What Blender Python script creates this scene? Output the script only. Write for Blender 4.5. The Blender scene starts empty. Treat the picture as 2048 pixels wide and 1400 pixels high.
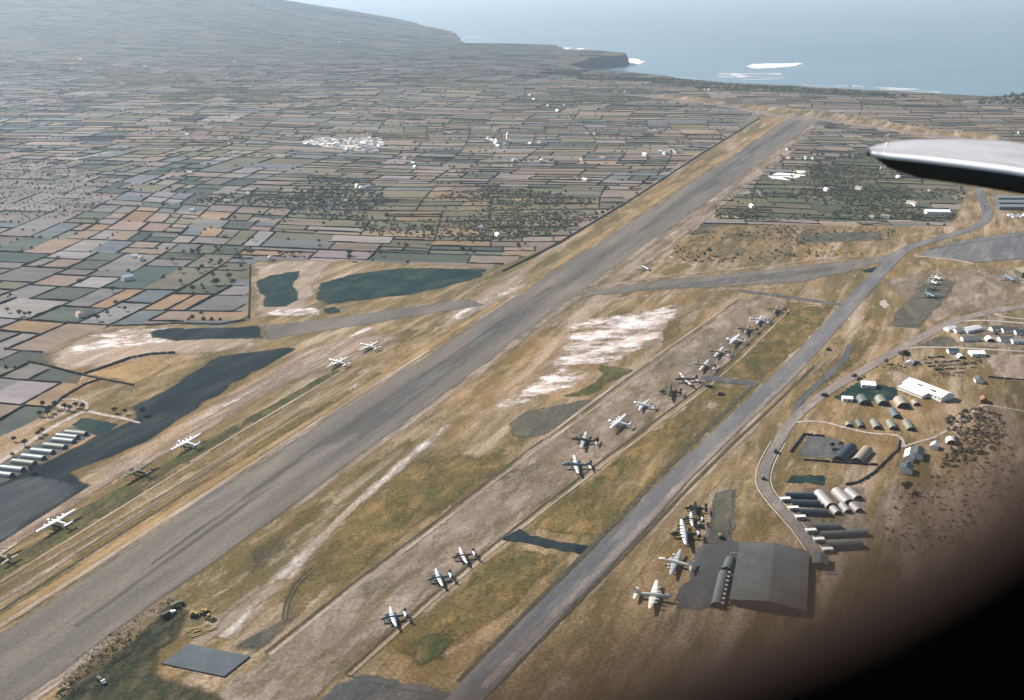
import bpy, bmesh, math, random
import numpy as np
from mathutils import Vector, Matrix, Euler
from mathutils.geometry import delaunay_2d_cdt

random.seed(7)
RNG = np.random.default_rng(11)
SC = bpy.context.scene
COL = SC.collection

# ------------------------------------------------------------------ camera
F_PX, Y_HORIZON, CAM_H = 2100.0, -30.0, 340.0      # survey of the photograph (2048 x 1400 frame)
PITCH = math.atan((700 - Y_HORIZON) / F_PX)
cd = bpy.data.cameras.new('camera')
cam = bpy.data.objects.new('camera', cd)
COL.objects.link(cam)
cam.location = (0, 0, CAM_H)
cam.rotation_euler = (math.pi / 2 - PITCH, 0, 0)
cd.sensor_fit = 'HORIZONTAL'
cd.sensor_width = 36.0
cd.lens = F_PX / 2048 * 36.0
cd.clip_start = 0.05
cd.clip_end = 200000.0
cd.dof.use_dof = True
cd.dof.focus_distance = 1500.0
cd.dof.aperture_fstop = cd.lens / 1000 / 0.034     # about 34 mm of glass
SC.camera = cam

# ------------------------------------------------------------------ light
SUN_DIR = Vector((-0.80, 0.60, 0)).normalized()    # where the sun stands, seen from above
SUN_EL = math.radians(36)
world = bpy.data.worlds.new('World')
SC.world = world
world.use_nodes = True
nt = world.node_tree
for n in list(nt.nodes):
    nt.nodes.remove(n)
wo = nt.nodes.new('ShaderNodeOutputWorld')
bg = nt.nodes.new('ShaderNodeBackground')
sky = nt.nodes.new('ShaderNodeTexSky')
sky.sky_type = 'NISHITA'
sky.sun_disc = False
sky.sun_elevation = SUN_EL
sky.sun_rotation = math.atan2(SUN_DIR.x, SUN_DIR.y)
sky.air_density = 1.0
sky.dust_density = 1.5
bg.inputs['Strength'].default_value = 0.062
nt.links.new(sky.outputs[0], bg.inputs[0])
nt.links.new(bg.outputs[0], wo.inputs[0])
sd = bpy.data.lights.new('sun', 'SUN')
sd.energy = 4.8
sd.angle = math.radians(0.55)
sd.color = (1.0, 0.95, 0.87)
sun = bpy.data.objects.new('sun', sd)
COL.objects.link(sun)
ldir = Vector((-SUN_DIR.x * math.cos(SUN_EL), -SUN_DIR.y * math.cos(SUN_EL), -math.sin(SUN_EL)))
sun.rotation_euler = ldir.to_track_quat('-Z', 'Y').to_euler()
sun.location = (-300, 300, 900)
vs = SC.view_settings
vs.view_transform = 'Standard'
vs.look = 'None'
vs.exposure = 0.92
vs.gamma = 1.0
vs.use_curve_mapping = False
SC.cycles.use_denoising = True
SC.cycles.max_bounces = 4
SC.cycles.transparent_max_bounces = 16
SC.cycles.volume_bounces = 0
SC.cycles.caustics_reflective = False
SC.cycles.caustics_refractive = False

SEA_Z = -55.0

# ------------------------------------------------------------------ survey helpers
CP, SP = math.cos(PITCH), math.sin(PITCH)
def G(px, py, z=0.0):
    """ground position seen at a photograph pixel, on the level z"""
    dx, dv = (px - 1024) / F_PX, (py - 700) / F_PX
    t = (z - CAM_H) / (-SP - dv * CP)
    return Vector((dx * t, (CP - dv * SP) * t, z))
def ray(px, py):
    dx, dv = (px - 1024) / F_PX, (py - 700) / F_PX
    return Vector((dx, CP - dv * SP, -SP - dv * CP))
def project(x, y, z=0.0):
    z = z - CAM_H
    depth = y * CP - z * SP
    return 1024 + F_PX * x / depth, 700 + F_PX * (-y * SP - z * CP) / depth
def sstep(a, b, x):
    t = np.clip((x - a) / (b - a), 0, 1)
    return t * t * (3 - 2 * t)
def terrain(x, y):
    """height of the land: level at the airfield, a ridge far to the left, a knoll at the right"""
    x = np.asarray(x, float); y = np.asarray(y, float)
    az = x / np.maximum(y, 500.0)
    ridge = np.interp(az, [-0.8, -0.5, -0.3, -0.225, -0.168, -0.11, -0.08, -0.05], [470, 430, 320, 215, 118, 42, 10, 0])
    h = ridge * sstep(4300, 10200, y) ** 1.25
    h = h + 34 * np.exp(-((x - 1640) / 190) ** 2 - ((y - 3230) / 120) ** 2)
    h = h + 26 * np.exp(-((x - 1830) / 160) ** 2 - ((y - 3130) / 140) ** 2)
    h = h + (7 * np.sin(x / 410 + 1.3) * np.sin(y / 530) + 4 * np.sin(x / 190) * np.sin(y / 230 + 2)) * sstep(2500, 4500, y)
    return h
def tz(x, y):
    return float(terrain(x, y))

# ------------------------------------------------------------------ object helpers
def prop(o, label=None, cat=None, group=None, kind=None):
    if label: o['label'] = label
    if cat: o['category'] = cat
    if group: o['group'] = group
    if kind: o['kind'] = kind
    return o
def link(name, me, parent=None, loc=None, rot=None):
    o = bpy.data.objects.new(name, me)
    COL.objects.link(o)
    if parent is not None: o.parent = parent
    if loc is not None: o.location = loc
    if rot is not None: o.rotation_euler = rot
    return o
def empty(name, loc=(0, 0, 0), rz=0.0, ry=0.0):
    o = bpy.data.objects.new(name, None)
    o.empty_display_size = 1.0
    COL.objects.link(o)
    o.location = loc
    o.rotation_euler = (0, ry, rz)
    return o
def copy_tree(o, parent=None):
    c = o.copy()
    COL.objects.link(c)
    c.parent = parent
    for ch in list(o.children):
        copy_tree(ch, c)
    return c
class MB:
    """collects vertices and faces of one mesh"""
    def __init__(self):
        self.v, self.f, self.m = [], [], []
        self.mi = 0
    def add(self, vs_, fs_):
        b = len(self.v)
        self.v += [tuple(p) for p in vs_]
        self.f += [tuple(i + b for i in f) for f in fs_]
        self.m += [self.mi] * len(fs_)
    def box(self, c, s, rz=0.0, taper=1.0):
        cx, cy, cz = c
        sx, sy, sz = s[0] / 2, s[1] / 2, s[2] / 2
        ca, sa = math.cos(rz), math.sin(rz)
        pts = []
        for z, k in ((-sz, 1.0), (sz, taper)):
            for x, y in ((-sx, -sy), (sx, -sy), (sx, sy), (-sx, sy)):
                x *= k; y *= k
                pts.append((cx + x * ca - y * sa, cy + x * sa + y * ca, cz + z))
        self.add(pts, [(3, 2, 1, 0), (4, 5, 6, 7), (0, 1, 5, 4), (1, 2, 6, 5), (2, 3, 7, 6), (3, 0, 4, 7)])
    def loft(self, rings, caps=True):
        n = len(rings[0])
        pts = [p for r in rings for p in r]
        fs_ = []
        for i in range(len(rings) - 1):
            for j in range(n):
                k = (j + 1) % n
                fs_.append((i * n + j, i * n + k, (i + 1) * n + k, (i + 1) * n + j))
        if caps:
            fs_.append(tuple(range(n - 1, -1, -1)))
            fs_.append(tuple((len(rings) - 1) * n + j for j in range(n)))
        self.add(pts, fs_)
    def tube(self, a, b, r0, r1=None, n=6):
        a, b = Vector(a), Vector(b)
        r1 = r0 if r1 is None else r1
        q = (b - a).to_track_quat('Z', 'Y')
        rs = []
        for p, r in ((a, r0), (b, r1)):
            rs.append([p + q @ Vector((r * math.cos(2 * math.pi * i / n), r * math.sin(2 * math.pi * i / n), 0)) for i in range(n)])
        self.loft(rs)
    def mesh(self, name, mats, smooth=False):
        me = bpy.data.meshes.new(name)
        me.from_pydata(self.v, [], self.f)
        for m in (mats if isinstance(mats, (list, tuple)) else [mats]):
            me.materials.append(m)
        if any(self.m):
            me.polygons.foreach_set('material_index', self.m)
        if smooth:
            me.polygons.foreach_set('use_smooth', [True] * len(me.polygons))
        bm = bmesh.new()
        bm.from_mesh(me)
        bmesh.ops.recalc_face_normals(bm, faces=bm.faces)
        bm.to_mesh(me)
        bm.free()
        me.update()
        return me

# ------------------------------------------------------------------ materials
def new_mat(name):
    m = bpy.data.materials.new(name)
    m.use_nodes = True
    t = m.node_tree
    for n in list(t.nodes):
        t.nodes.remove(n)
    out = t.nodes.new('ShaderNodeOutputMaterial')
    b = t.nodes.new('ShaderNodeBsdfPrincipled')
    t.links.new(b.outputs[0], out.inputs['Surface'])
    return m, t, b, out
def N(t, kind, **kw):
    n = t.nodes.new(kind)
    for k, v in kw.items():
        setattr(n, k, v)
    return n
def ramp(t, fac, stops):
    r = N(t, 'ShaderNodeValToRGB')
    el = r.color_ramp.elements
    while len(el) < len(stops):
        el.new(0.5)
    for e, (p, c) in zip(el, stops):
        e.position = p
        e.color = (c, c, c, 1) if isinstance(c, (int, float)) else (*c, 1)
    t.links.new(fac, r.inputs['Fac'])
    return r.outputs['Color']
def noise(t, vec, scale, detail=4.0, rough=0.6):
    n = N(t, 'ShaderNodeTexNoise')
    n.inputs['Scale'].default_value = scale
    n.inputs['Detail'].default_value = detail
    n.inputs['Roughness'].default_value = rough
    t.links.new(vec, n.inputs['Vector'])
    return n.outputs['Fac']
def mixc(t, fac, a, b, blend='MIX'):
    m = N(t, 'ShaderNodeMix', data_type='RGBA', blend_type=blend)
    for s, v in ((m.inputs['Factor'], fac), (m.inputs['A'], a), (m.inputs['B'], b)):
        if isinstance(v, (int, float)):
            s.default_value = v
        elif isinstance(v, tuple):
            s.default_value = (*v, 1)
        else:
            t.links.new(v, s)
    return m.outputs['Result']
def math_(t, op, a, b=None, clamp=False):
    m = N(t, 'ShaderNodeMath', operation=op, use_clamp=clamp)
    for s, v in zip(m.inputs, (a, b)):
        if v is None: continue
        if isinstance(v, (int, float)): s.default_value = v
        else: t.links.new(v, s)
    return m.outputs[0]
def mapped(t, angle=0.0, stretch=1.0):
    """world position, turned to a direction and drawn out along it"""
    g = N(t, 'ShaderNodeNewGeometry')
    mp = N(t, 'ShaderNodeMapping')
    mp.vector_type = 'TEXTURE'
    mp.inputs['Rotation'].default_value = (0, 0, angle)
    mp.inputs['Scale'].default_value = (stretch, 1, 1)
    t.links.new(g.outputs['Position'], mp.inputs['Vector'])
    return mp.outputs['Vector']
RUNWAY_ANGLE = math.radians(66.4)

def ground_mat(name, c_mid, c_dark, c_light, big=0.02, fine=0.12, angle=RUNWAY_ANGLE, stretch=1.0, soft=True,
               patchy=0.0, rough=0.95, edge_scale=0.06, grain=0.35, ragged=1.25, wide=2.2, dim=0.72, streaks=False):
    """mottled earth, grass or paving; 'cov' feathers the sheet's edge into what lies below;
    patchy > 0 breaks the sheet up so that the ground below shows between patches"""
    c_mid, c_dark, c_light = [tuple(ch * dim for ch in c) for c in (c_mid, c_dark, c_light)]
    m, t, b, out = new_mat(name)
    v = mapped(t, angle, stretch)
    n1 = noise(t, v, big, 5, 0.66)
    n2 = noise(t, v, fine, 4, 0.7)
    g = N(t, 'ShaderNodeNewGeometry').outputs['Position']
    n3 = noise(t, g, 0.45, 3, 0.75)
    n4 = noise(t, g, 0.004, 2, 0.6)
    c = mixc(t, ramp(t, n1, [(0.38, 0.0), (0.62, 1.0)]), c_dark, c_mid)
    c = mixc(t, ramp(t, n2, [(0.46, 0.0), (0.68, 1.0)]), c, c_light)
    if streaks:
        vs2 = mapped(t, angle, 11.0)
        q1 = noise(t, vs2, 0.035, 5, 0.62)
        q2 = noise(t, v, 0.0085, 5, 0.6)
        q3 = noise(t, vs2, 0.06, 5, 0.66)
        c = mixc(t, ramp(t, q2, [(0.50, 0.0), (0.62, 0.85)]), c, tuple(ch * dim for ch in (0.150, 0.128, 0.058)))
        c = mixc(t, ramp(t, q1, [(0.51, 0.0), (0.66, 0.85)]), c, tuple(ch * dim for ch in (0.56, 0.43, 0.33)))
        c = mixc(t, ramp(t, noise(t, v, 0.085, 4, 0.7), [(0.55, 0.0), (0.68, 0.5)]), c, tuple(ch * dim for ch in (0.62, 0.47, 0.35)))
        c = mixc(t, ramp(t, q3, [(0.57, 0.0), (0.68, 0.8)]), c, tuple(ch * dim for ch in (0.115, 0.10, 0.058)))
        c = mixc(t, ramp(t, noise(t, v, 0.021, 5, 0.6), [(0.60, 0.0), (0.70, 0.7)]), c, tuple(ch * dim for ch in (0.36, 0.225, 0.095)))
    k = ramp(t, n3, [(0.25, 1 - grain), (0.75, 1 + grain * 0.6)])
    c = mixc(t, 1.0, c, k, 'MULTIPLY')
    c = mixc(t, 1.0, c, ramp(t, n4, [(0.3, (0.86, 0.88, 0.9)), (0.7, (1.12, 1.08, 1.04))]), 'MULTIPLY')
    t.links.new(c, b.inputs['Base Color'])
    b.inputs['Roughness'].default_value = rough
    b.inputs['Specular IOR Level'].default_value = 0.04
    if soft:
        at = N(t, 'ShaderNodeAttribute', attribute_name='cov')
        e = noise(t, v, edge_scale, 5, 0.72)
        f = math_(t, 'ADD', math_(t, 'MULTIPLY', at.outputs['Fac'], 1.7), math_(t, 'MULTIPLY', math_(t, 'SUBTRACT', e, 0.5), ragged * 2))
        f = math_(t, 'SUBTRACT', f, 0.40)
        f = math_(t, 'MULTIPLY', f, wide, True)
        f = math_(t, 'MULTIPLY', f, ramp(t, at.outputs['Fac'], [(0.0, 0.0), (0.2, 1.0)]))
        if patchy:
            p = noise(t, v, big * 2.3, 5, 0.72)
            lo = 0.30 + patchy * 0.22
            f = math_(t, 'MULTIPLY', f, ramp(t, p, [(lo, 0.0), (lo + 0.17, 1.0)]))
        tr = N(t, 'ShaderNodeBsdfTransparent')
        mx = N(t, 'ShaderNodeMixShader')
        t.links.new(f, mx.inputs[0])
        t.links.new(tr.outputs[0], mx.inputs[1])
        t.links.new(b.outputs[0], mx.inputs[2])
        t.links.new(mx.outputs[0], out.inputs['Surface'])
    return m
def plain_mat(name, col, rough=0.7, metal=0.0, var=0.25, scale=0.4, spec=0.4, bump=0.0):
    m, t, b, out = new_mat(name)
    g = N(t, 'ShaderNodeTexCoord').outputs['Object']
    n1 = noise(t, g, scale, 4, 0.65)
    n2 = noise(t, g, scale * 6, 3, 0.6)
    k = math_(t, 'ADD', math_(t, 'MULTIPLY', n1, 0.65), math_(t, 'MULTIPLY', n2, 0.35))
    kk = ramp(t, k, [(0.3, 1 - var), (0.7, 1 + var * 0.5)])
    t.links.new(mixc(t, 1.0, (*col,), kk, 'MULTIPLY'), b.inputs['Base Color'])
    b.inputs['Roughness'].default_value = rough
    b.inputs['Metallic'].default_value = metal
    b.inputs['Specular IOR Level'].default_value = spec
    return m

M = {}
ST = 7.0
M['land'] = ground_mat('land', (0.115, 0.105, 0.068), (0.07, 0.075, 0.05), (0.17, 0.145, 0.095), 0.006, 0.03, soft=False)
M['turf'] = ground_mat('dry_turf', (0.270, 0.176, 0.078), (0.128, 0.106, 0.044), (0.45, 0.315, 0.18), 0.013, 0.045, stretch=3.2, grain=0.65, streaks=True)
M['olive'] = ground_mat('olive_turf', (0.195, 0.145, 0.054), (0.108, 0.100, 0.038), (0.33, 0.215, 0.092), 0.016, 0.07, stretch=2.0, grain=0.65, patchy=0.12, wide=1.3)
M['green'] = ground_mat('green_turf', (0.105, 0.112, 0.042), (0.070, 0.084, 0.034), (0.20, 0.160, 0.07), 0.02, 0.09, stretch=2.0, grain=0.6, patchy=0.2)
M['mossy'] = ground_mat('grey_green_turf', (0.125, 0.120, 0.092), (0.090, 0.092, 0.074), (0.19, 0.165, 0.12), 0.02, 0.08, stretch=2.0, grain=0.5, wide=1.1)
M['runway'] = ground_mat('runway_asphalt', (0.192, 0.172, 0.146), (0.150, 0.140, 0.124), (0.25, 0.22, 0.185), 0.012, 0.045, stretch=9.0, edge_scale=0.04, grain=0.3, wide=1.0, ragged=1.6)
M['tar'] = ground_mat('worn_tar', (0.158, 0.153, 0.146), (0.135, 0.135, 0.134), (0.2, 0.188, 0.172), 0.012, 0.05, stretch=9.0, patchy=0.5, grain=0.2, wide=1.0)
M['taxi'] = ground_mat('taxiway_concrete', (0.185, 0.180, 0.182), (0.138, 0.138, 0.145), (0.26, 0.245, 0.235), 0.02, 0.07, math.radians(60), 7.0, edge_scale=0.2, grain=0.3)
M['slate'] = ground_mat('slate_paving', (0.128, 0.130, 0.132), (0.090, 0.096, 0.100), (0.18, 0.172, 0.165), 0.02, 0.06, stretch=4.0, grain=0.4, ragged=1.6, wide=1.5)
M['cement'] = ground_mat('cement_apron', (0.300, 0.235, 0.178), (0.205, 0.165, 0.118), (0.46, 0.37, 0.295), 0.018, 0.055, stretch=2.6, grain=0.5, wide=1.1, patchy=0.25)
M['tarmac'] = ground_mat('fresh_tarmac', (0.018, 0.033, 0.040), (0.010, 0.021, 0.027), (0.048, 0.058, 0.058), 0.018, 0.045, stretch=6.0, grain=0.5, edge_scale=0.03, wide=1.3, ragged=1.9)
M['oiled'] = ground_mat('oiled_ground', (0.016, 0.048, 0.046), (0.009, 0.032, 0.034), (0.055, 0.080, 0.060), 0.02, 0.05, stretch=1.6, grain=0.5, edge_scale=0.022, wide=1.3, ragged=2.0)
M['dirt'] = ground_mat('bare_dirt', (0.40, 0.305, 0.225), (0.29, 0.22, 0.155), (0.55, 0.45, 0.37), 0.018, 0.07, stretch=4.0, grain=0.4, wide=1.4)
M['ochre'] = ground_mat('ochre_earth', (0.36, 0.245, 0.115), (0.26, 0.175, 0.08), (0.45, 0.32, 0.17), 0.02, 0.09, stretch=3.0)
M['pink'] = ground_mat('pink_earth', (0.38, 0.285, 0.222), (0.26, 0.195, 0.148), (0.52, 0.41, 0.335), 0.02, 0.07, stretch=5.0, grain=0.5, wide=1.1, patchy=0.2, ragged=1.6)
M['dirtp'] = ground_mat('patchy_dirt', (0.42, 0.325, 0.245), (0.32, 0.245, 0.18), (0.58, 0.48, 0.41), 0.016, 0.07, stretch=5.0, patchy=0.7, wide=1.2, grain=0.4)
M['ochrep'] = ground_mat('patchy_ochre', (0.36, 0.25, 0.12), (0.28, 0.20, 0.10), (0.45, 0.34, 0.2), 0.016, 0.08, stretch=4.5, patchy=0.75)
M['olivep'] = ground_mat('patchy_olive', (0.15, 0.135, 0.06), (0.10, 0.105, 0.05), (0.22, 0.18, 0.09), 0.016, 0.08, stretch=4.0, patchy=0.7)
M['chalk'] = ground_mat('crushed_stone', (1.0, 0.90, 0.87), (0.66, 0.52, 0.44), (1.18, 1.12, 1.10), 0.020, 0.10, math.radians(15), 1.8, patchy=0.45, edge_scale=0.025, grain=0.45, ragged=1.8)
M['chalkr'] = ground_mat('crushed_stone_strip', (0.66, 0.55, 0.48), (0.46, 0.365, 0.29), (1.0, 0.92, 0.88), 0.02, 0.07, stretch=3.0, patchy=0.72, wide=1.0, grain=0.5)
M['track'] = ground_mat('track_gravel', (0.50, 0.42, 0.37), (0.40, 0.33, 0.29), (0.64, 0.57, 0.52), 0.04, 0.15, edge_scale=0.3)
M['road'] = ground_mat('road_surface', (0.29, 0.240, 0.215), (0.21, 0.185, 0.172), (0.37, 0.315, 0.285), 0.03, 0.1, math.radians(60), 3.0, edge_scale=0.3)
M['kerb'] = plain_mat('pale_kerb', (0.50, 0.47, 0.40), 0.9, var=0.4, scale=0.05)
M['white_line'] = ground_mat('bright_slab', (1.15, 1.12, 1.1), (1.0, .95, .92), (1.2, 1.18, 1.15), 0.03, 0.1)
M['slate_dark'] = ground_mat('dark_slate_paving', (0.066, 0.076, 0.086), (0.045, 0.055, 0.064), (0.10, 0.105, 0.108), 0.02, 0.06, stretch=4.0, grain=0.4, ragged=1.6, wide=1.3)
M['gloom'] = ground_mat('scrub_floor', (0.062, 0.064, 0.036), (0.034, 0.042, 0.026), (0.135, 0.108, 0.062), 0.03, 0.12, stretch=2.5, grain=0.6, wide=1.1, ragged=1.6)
M['tyre'] = ground_mat('tyre_marks', (0.14, 0.13, 0.12), (0.125, 0.12, 0.115), (0.16, 0.15, 0.135), 0.02, 0.06, stretch=9.0, patchy=0.8, grain=0.2, wide=0.6)
M['rut'] = ground_mat('wheel_rut', (0.105, 0.092, 0.062), (0.075, 0.07, 0.048), (0.15, 0.125, 0.085), 0.05, 0.2, edge_scale=0.4, wide=1.3)

# ------------------------------------------------------------------ ground sheets
LEVEL_USE = {}
def lift(level):
    """height of the next sheet on a level: 3 cm from level to level, no two sheets in one plane"""
    LEVEL_USE[level] = LEVEL_USE.get(level, -1) + 1
    return 0.03 * level + 0.0011 * LEVEL_USE[level]
def in_poly(P, poly):
    P, poly = np.asarray(P, float), np.asarray(poly, float)
    x0, y0 = poly[:, 0], poly[:, 1]
    x1, y1 = np.roll(x0, -1), np.roll(y0, -1)
    dy = np.where(y1 == y0, 1e-9, y1 - y0)
    sl = (x1 - x0) / dy
    x, y = P[:, 0:1], P[:, 1:2]
    return (((y0 > y) != (y1 > y)) & (x < sl * (y - y0) + x0)).sum(1) % 2 == 1
def edge_dist(P, poly):
    d = np.full(len(P), 1e9)
    n = len(poly)
    for i in range(n):
        a = poly[i]; b = poly[(i + 1) % n]
        ab = b - a
        L = max(ab @ ab, 1e-9)
        t = np.clip(((P - a) @ ab) / L, 0, 1)
        q = a + t[:, None] * ab
        d = np.minimum(d, np.hypot(*(P - q).T))
    return d
def resample(poly, step, closed=True):
    out = []
    n = len(poly)
    for i in range(n if closed else n - 1):
        a, b = poly[i], poly[(i + 1) % n]
        k = max(1, int(np.hypot(*(b - a)) / step))
        for j in range(k):
            out.append(a + (b - a) * j / k)
    if not closed:
        out.append(poly[-1])
    return np.array(out)
def chaikin(poly, times=2, closed=True):
    for _ in range(times):
        q = []
        n = len(poly)
        if not closed: q.append(poly[0])
        for i in range(n if closed else n - 1):
            a, b = poly[i], poly[(i + 1) % n]
            q += [a * 0.75 + b * 0.25, a * 0.25 + b * 0.75]
        if not closed: q.append(poly[-1])
        poly = np.array(q)
    return poly
def gp(pts, z=0.0):
    return np.array([G(x, y, z)[:2] for x, y in pts])
def sheet(name, pts, mat, level, feather=5.0, rough=0.0, smooth=0, z0=0.0, world=False, kind='structure', step=None, label=None):
    """one sheet of ground, level centimetres above the land"""
    poly = np.array(pts, float) if world else gp(pts, z0)
    if smooth: poly = chaikin(poly, smooth)
    size = np.ptp(poly, axis=0).max()
    poly = resample(poly, step or max(feather * 1.4, size / 90))
    if rough:
        poly = poly + RNG.normal(0, rough, poly.shape)
    area2 = np.sum(poly[:, 0] * np.roll(poly[:, 1], -1) - np.roll(poly[:, 0], -1) * poly[:, 1])
    if area2 < 0: poly = poly[::-1]
    tan = np.roll(poly, -1, 0) - np.roll(poly, 1, 0)
    nrm = np.stack([-tan[:, 1], tan[:, 0]], 1)
    nrm /= np.maximum(np.hypot(*nrm.T), 1e-6)[:, None]
    inner = poly + nrm * feather
    mid = poly + nrm * feather * 0.45
    ins = []
    for ring, dmin in ((inner, 0.85 * feather), (mid, 0.38 * feather)):
        ok = in_poly(ring, poly) & (edge_dist(ring, poly) > dmin)
        ins.append(ring[ok])
    allp = np.vstack([poly] + ins)
    res = delaunay_2d_cdt([Vector(p) for p in allp], [], [list(range(len(poly)))], 1, 1e-4)
    v2 = np.array([tuple(p) for p in res[0]])
    cov = np.clip(edge_dist(v2, poly) / feather, 0, 1)
    me = bpy.data.meshes.new(name)
    z = z0 + lift(level)
    me.from_pydata([(x, y, z) for x, y in v2], [], [tuple(f) for f in res[2]])
    a = me.attributes.new('cov', 'FLOAT', 'POINT')
    a.data.foreach_set('value', cov.astype(np.float32))
    me.materials.append(M[mat] if isinstance(mat, str) else mat)
    o = link(name, me)
    prop(o, kind=kind)
    if label: o['label'] = label
    return o
def ribbon(name, pts, width, mat, level, feather=None, smooth=2, z0=0.0, parent=None, world=False):
    """a road, track or runway of even width along a line"""
    line = np.array(pts, float) if world else gp(pts, z0)
    if smooth: line = chaikin(line, smooth, False)
    w = np.interp(np.linspace(0, 1, len(line)), np.linspace(0, 1, len(width)), width) if isinstance(width, (list, tuple)) else np.full(len(line), width)
    L = np.hypot(*np.diff(line, axis=0).T).sum()
    tan = np.gradient(line, axis=0)
    nrm = np.stack([-tan[:, 1], tan[:, 0]], 1)
    nrm /= np.maximum(np.hypot(*nrm.T), 1e-6)[:, None]
    feather = feather if feather is not None else w.mean() * 0.15
    vs_, cov = [], []
    z = z0 + lift(level)
    for p, n_, ww in zip(line, nrm, w):
        f = min(feather, ww * 0.45)
        for d, c in ((-ww / 2, 0), (-ww / 2 + f, 1), (ww / 2 - f, 1), (ww / 2, 0)):
            q = p + n_ * d
            vs_.append((q[0], q[1], z)); cov.append(c)
    fs_ = []
    for i in range(len(line) - 1):
        for j in range(3):
            a = i * 4 + j
            fs_.append((a, a + 4, a + 5, a + 1))
    me = bpy.data.meshes.new(name)
    me.from_pydata(vs_, [], fs_)
    at = me.attributes.new('cov', 'FLOAT', 'POINT')
    at.data.foreach_set('value', np.array(cov, np.float32))
    me.materials.append(M[mat])
    me.flip_normals() if me.polygons[0].normal.z < 0 else None
    o = link(name, me, parent)
    if parent is None: prop(o, kind='structure')
    return o

# ------------------------------------------------------------------ land, cliffs and sea
coast_px = [(2300, 204), (2048, 194), (1960, 190), (1850, 183), (1700, 176), (1600, 170), (1450, 164), (1366, 157), (1310, 151),
            (1262, 147), (1215, 143), (1165, 140), (1140, 128), (1178, 115), (1215, 112), (1247, 110), (1252, 105), (1215, 101), (1183, 98),
            (1126, 96), (1113, 89), (1080, 88), (1000, 87), (925, 86), (917, 77), (902, 62)]
coast = [tuple(p) for p in gp(coast_px)]
coast += [(-760, 9400), (-1120, 10800), (-2400, 12600), (-6500, 14500), (-12500, 13500)]
n_sea = len(coast)
land_poly = coast + [(-13500, 8000), (-9000, 2000), (-3500, -1500), (3500, -1500), (5200, 1200), (4300, 2700)]
land_poly = np.array(land_poly)
lp = []
for i in range(len(land_poly)):
    a, b = land_poly[i], land_poly[(i + 1) % len(land_poly)]
    L = np.hypot(*(b - a))
    k = max(1, int(L / 55)) if i < n_sea - 3 else max(1, int(L / 600))
    for j in range(k):
        p = a + (b - a) * j / k
        jit = RNG.normal(0, 9, 2) if (i < n_sea - 1 and j) else 0
        lp.append(p + jit)
lp = np.array(lp)
def land_mesh():
    g = []
    for (x0, x1, y0, y1, s) in ((-3600, 3600, -1500, 4400, 240), (-9000, 1500, 4400, 14500, 300), (1200, 2200, 2900, 3600, 50)):
        gx, gy = np.meshgrid(np.arange(x0, x1, s), np.arange(y0, y1, s))
        g.append(np.stack([gx.ravel(), gy.ravel()], 1) + RNG.uniform(-s * .2, s * .2, (gx.size, 2)))
    g = np.vstack(g)
    ok = in_poly(g, lp)
    g = g[ok]
    g = g[edge_dist(g, lp) > 30]
    allp = np.vstack([lp, g])
    res = delaunay_2d_cdt([Vector(p) for p in allp], [], [list(range(len(lp)))], 1, 1e-3)
    v2 = np.array([tuple(p) for p in res[0]])
    h = terrain(v2[:, 0], v2[:, 1]) - 0.05
    me = bpy.data.meshes.new('ground')
    me.from_pydata([(x, y, z) for (x, y), z in zip(v2, h)], [], [tuple(f) for f in res[2]])
    me.materials.append(M['land'])
    me.polygons.foreach_set('use_smooth', [True] * len(me.polygons))
    return me
ground = prop(link('ground', land_mesh()), kind='structure')

M['rock'] = plain_mat('sea_cliff_rock', (0.075, 0.07, 0.062), 0.9, var=0.5, scale=0.03)
def cliff_mesh():
    mb = MB()
    k = int(np.argmin(np.hypot(*(lp - np.array(coast[n_sea - 1])).T)))
    ring = lp[:k + 1]
    tan = np.gradient(ring, axis=0)
    nrm = np.stack([tan[:, 1], -tan[:, 0]], 1)
    nrm /= np.hypot(*nrm.T)[:, None]
    if in_poly((ring + nrm * 25)[5:6], lp)[0]: nrm = -nrm
    rows = []
    for d, f in ((0, 1.0), (4, 0.8), (11, 0.45), (15, 0.2), (26, -0.03)):
        r = ring + nrm * (d + RNG.normal(0, 2.5, len(ring))[:, None] * (d > 0))
        top = terrain(ring[:, 0], ring[:, 1]) + 0.05
        rows.append([(x, y, SEA_Z + (tp - SEA_Z) * max(f, 0) + (f < 0) * -2 + (RNG.normal(0, 2) if 0 < d < 26 else 0)) for (x, y), tp in zip(r, top)])
    pts = [p for r in rows for p in r]
    n = len(ring)
    fs_ = [(i * n + j, i * n + j + 1, (i + 1) * n + j + 1, (i + 1) * n + j) for i in range(len(rows) - 1) for j in range(n - 1)]
    mb.add(pts, fs_)
    return mb.mesh('sea_cliff', M['rock'])
prop(link('sea_cliff', cliff_mesh()), kind='structure')

m, t, b, out = new_mat('sea_water')
b.inputs['Base Color'].default_value = (0.035, 0.085, 0.115, 1)
b.inputs['Roughness'].default_value = 0.24
b.inputs['IOR'].default_value = 1.33
v = mapped(t, math.radians(20), 2.0)
bp = N(t, 'ShaderNodeBump')
bp.inputs['Strength'].default_value = 0.45
bp.inputs['Distance'].default_value = 4.0
t.links.new(noise(t, v, 0.008, 6, 0.72), bp.inputs['Height'])
t.links.new(bp.outputs[0], b.inputs['Normal'])
wn = noise(t, mapped(t, math.radians(10), 5.0), 0.0022, 5, 0.6)
t.links.new(ramp(t, wn, [(0.35, (0.085, 0.155, 0.200)), (0.65, (0.120, 0.195, 0.235))]), b.inputs['Base Color'])
M['sea'] = m
mb = MB()
S = 60000
mb.add([(-S, -4000, SEA_Z), (S, -4000, SEA_Z), (S, S, SEA_Z), (-S, S, SEA_Z)], [(0, 1, 2, 3)])
prop(link('sea', mb.mesh('sea', M['sea'])), kind='structure')
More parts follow.
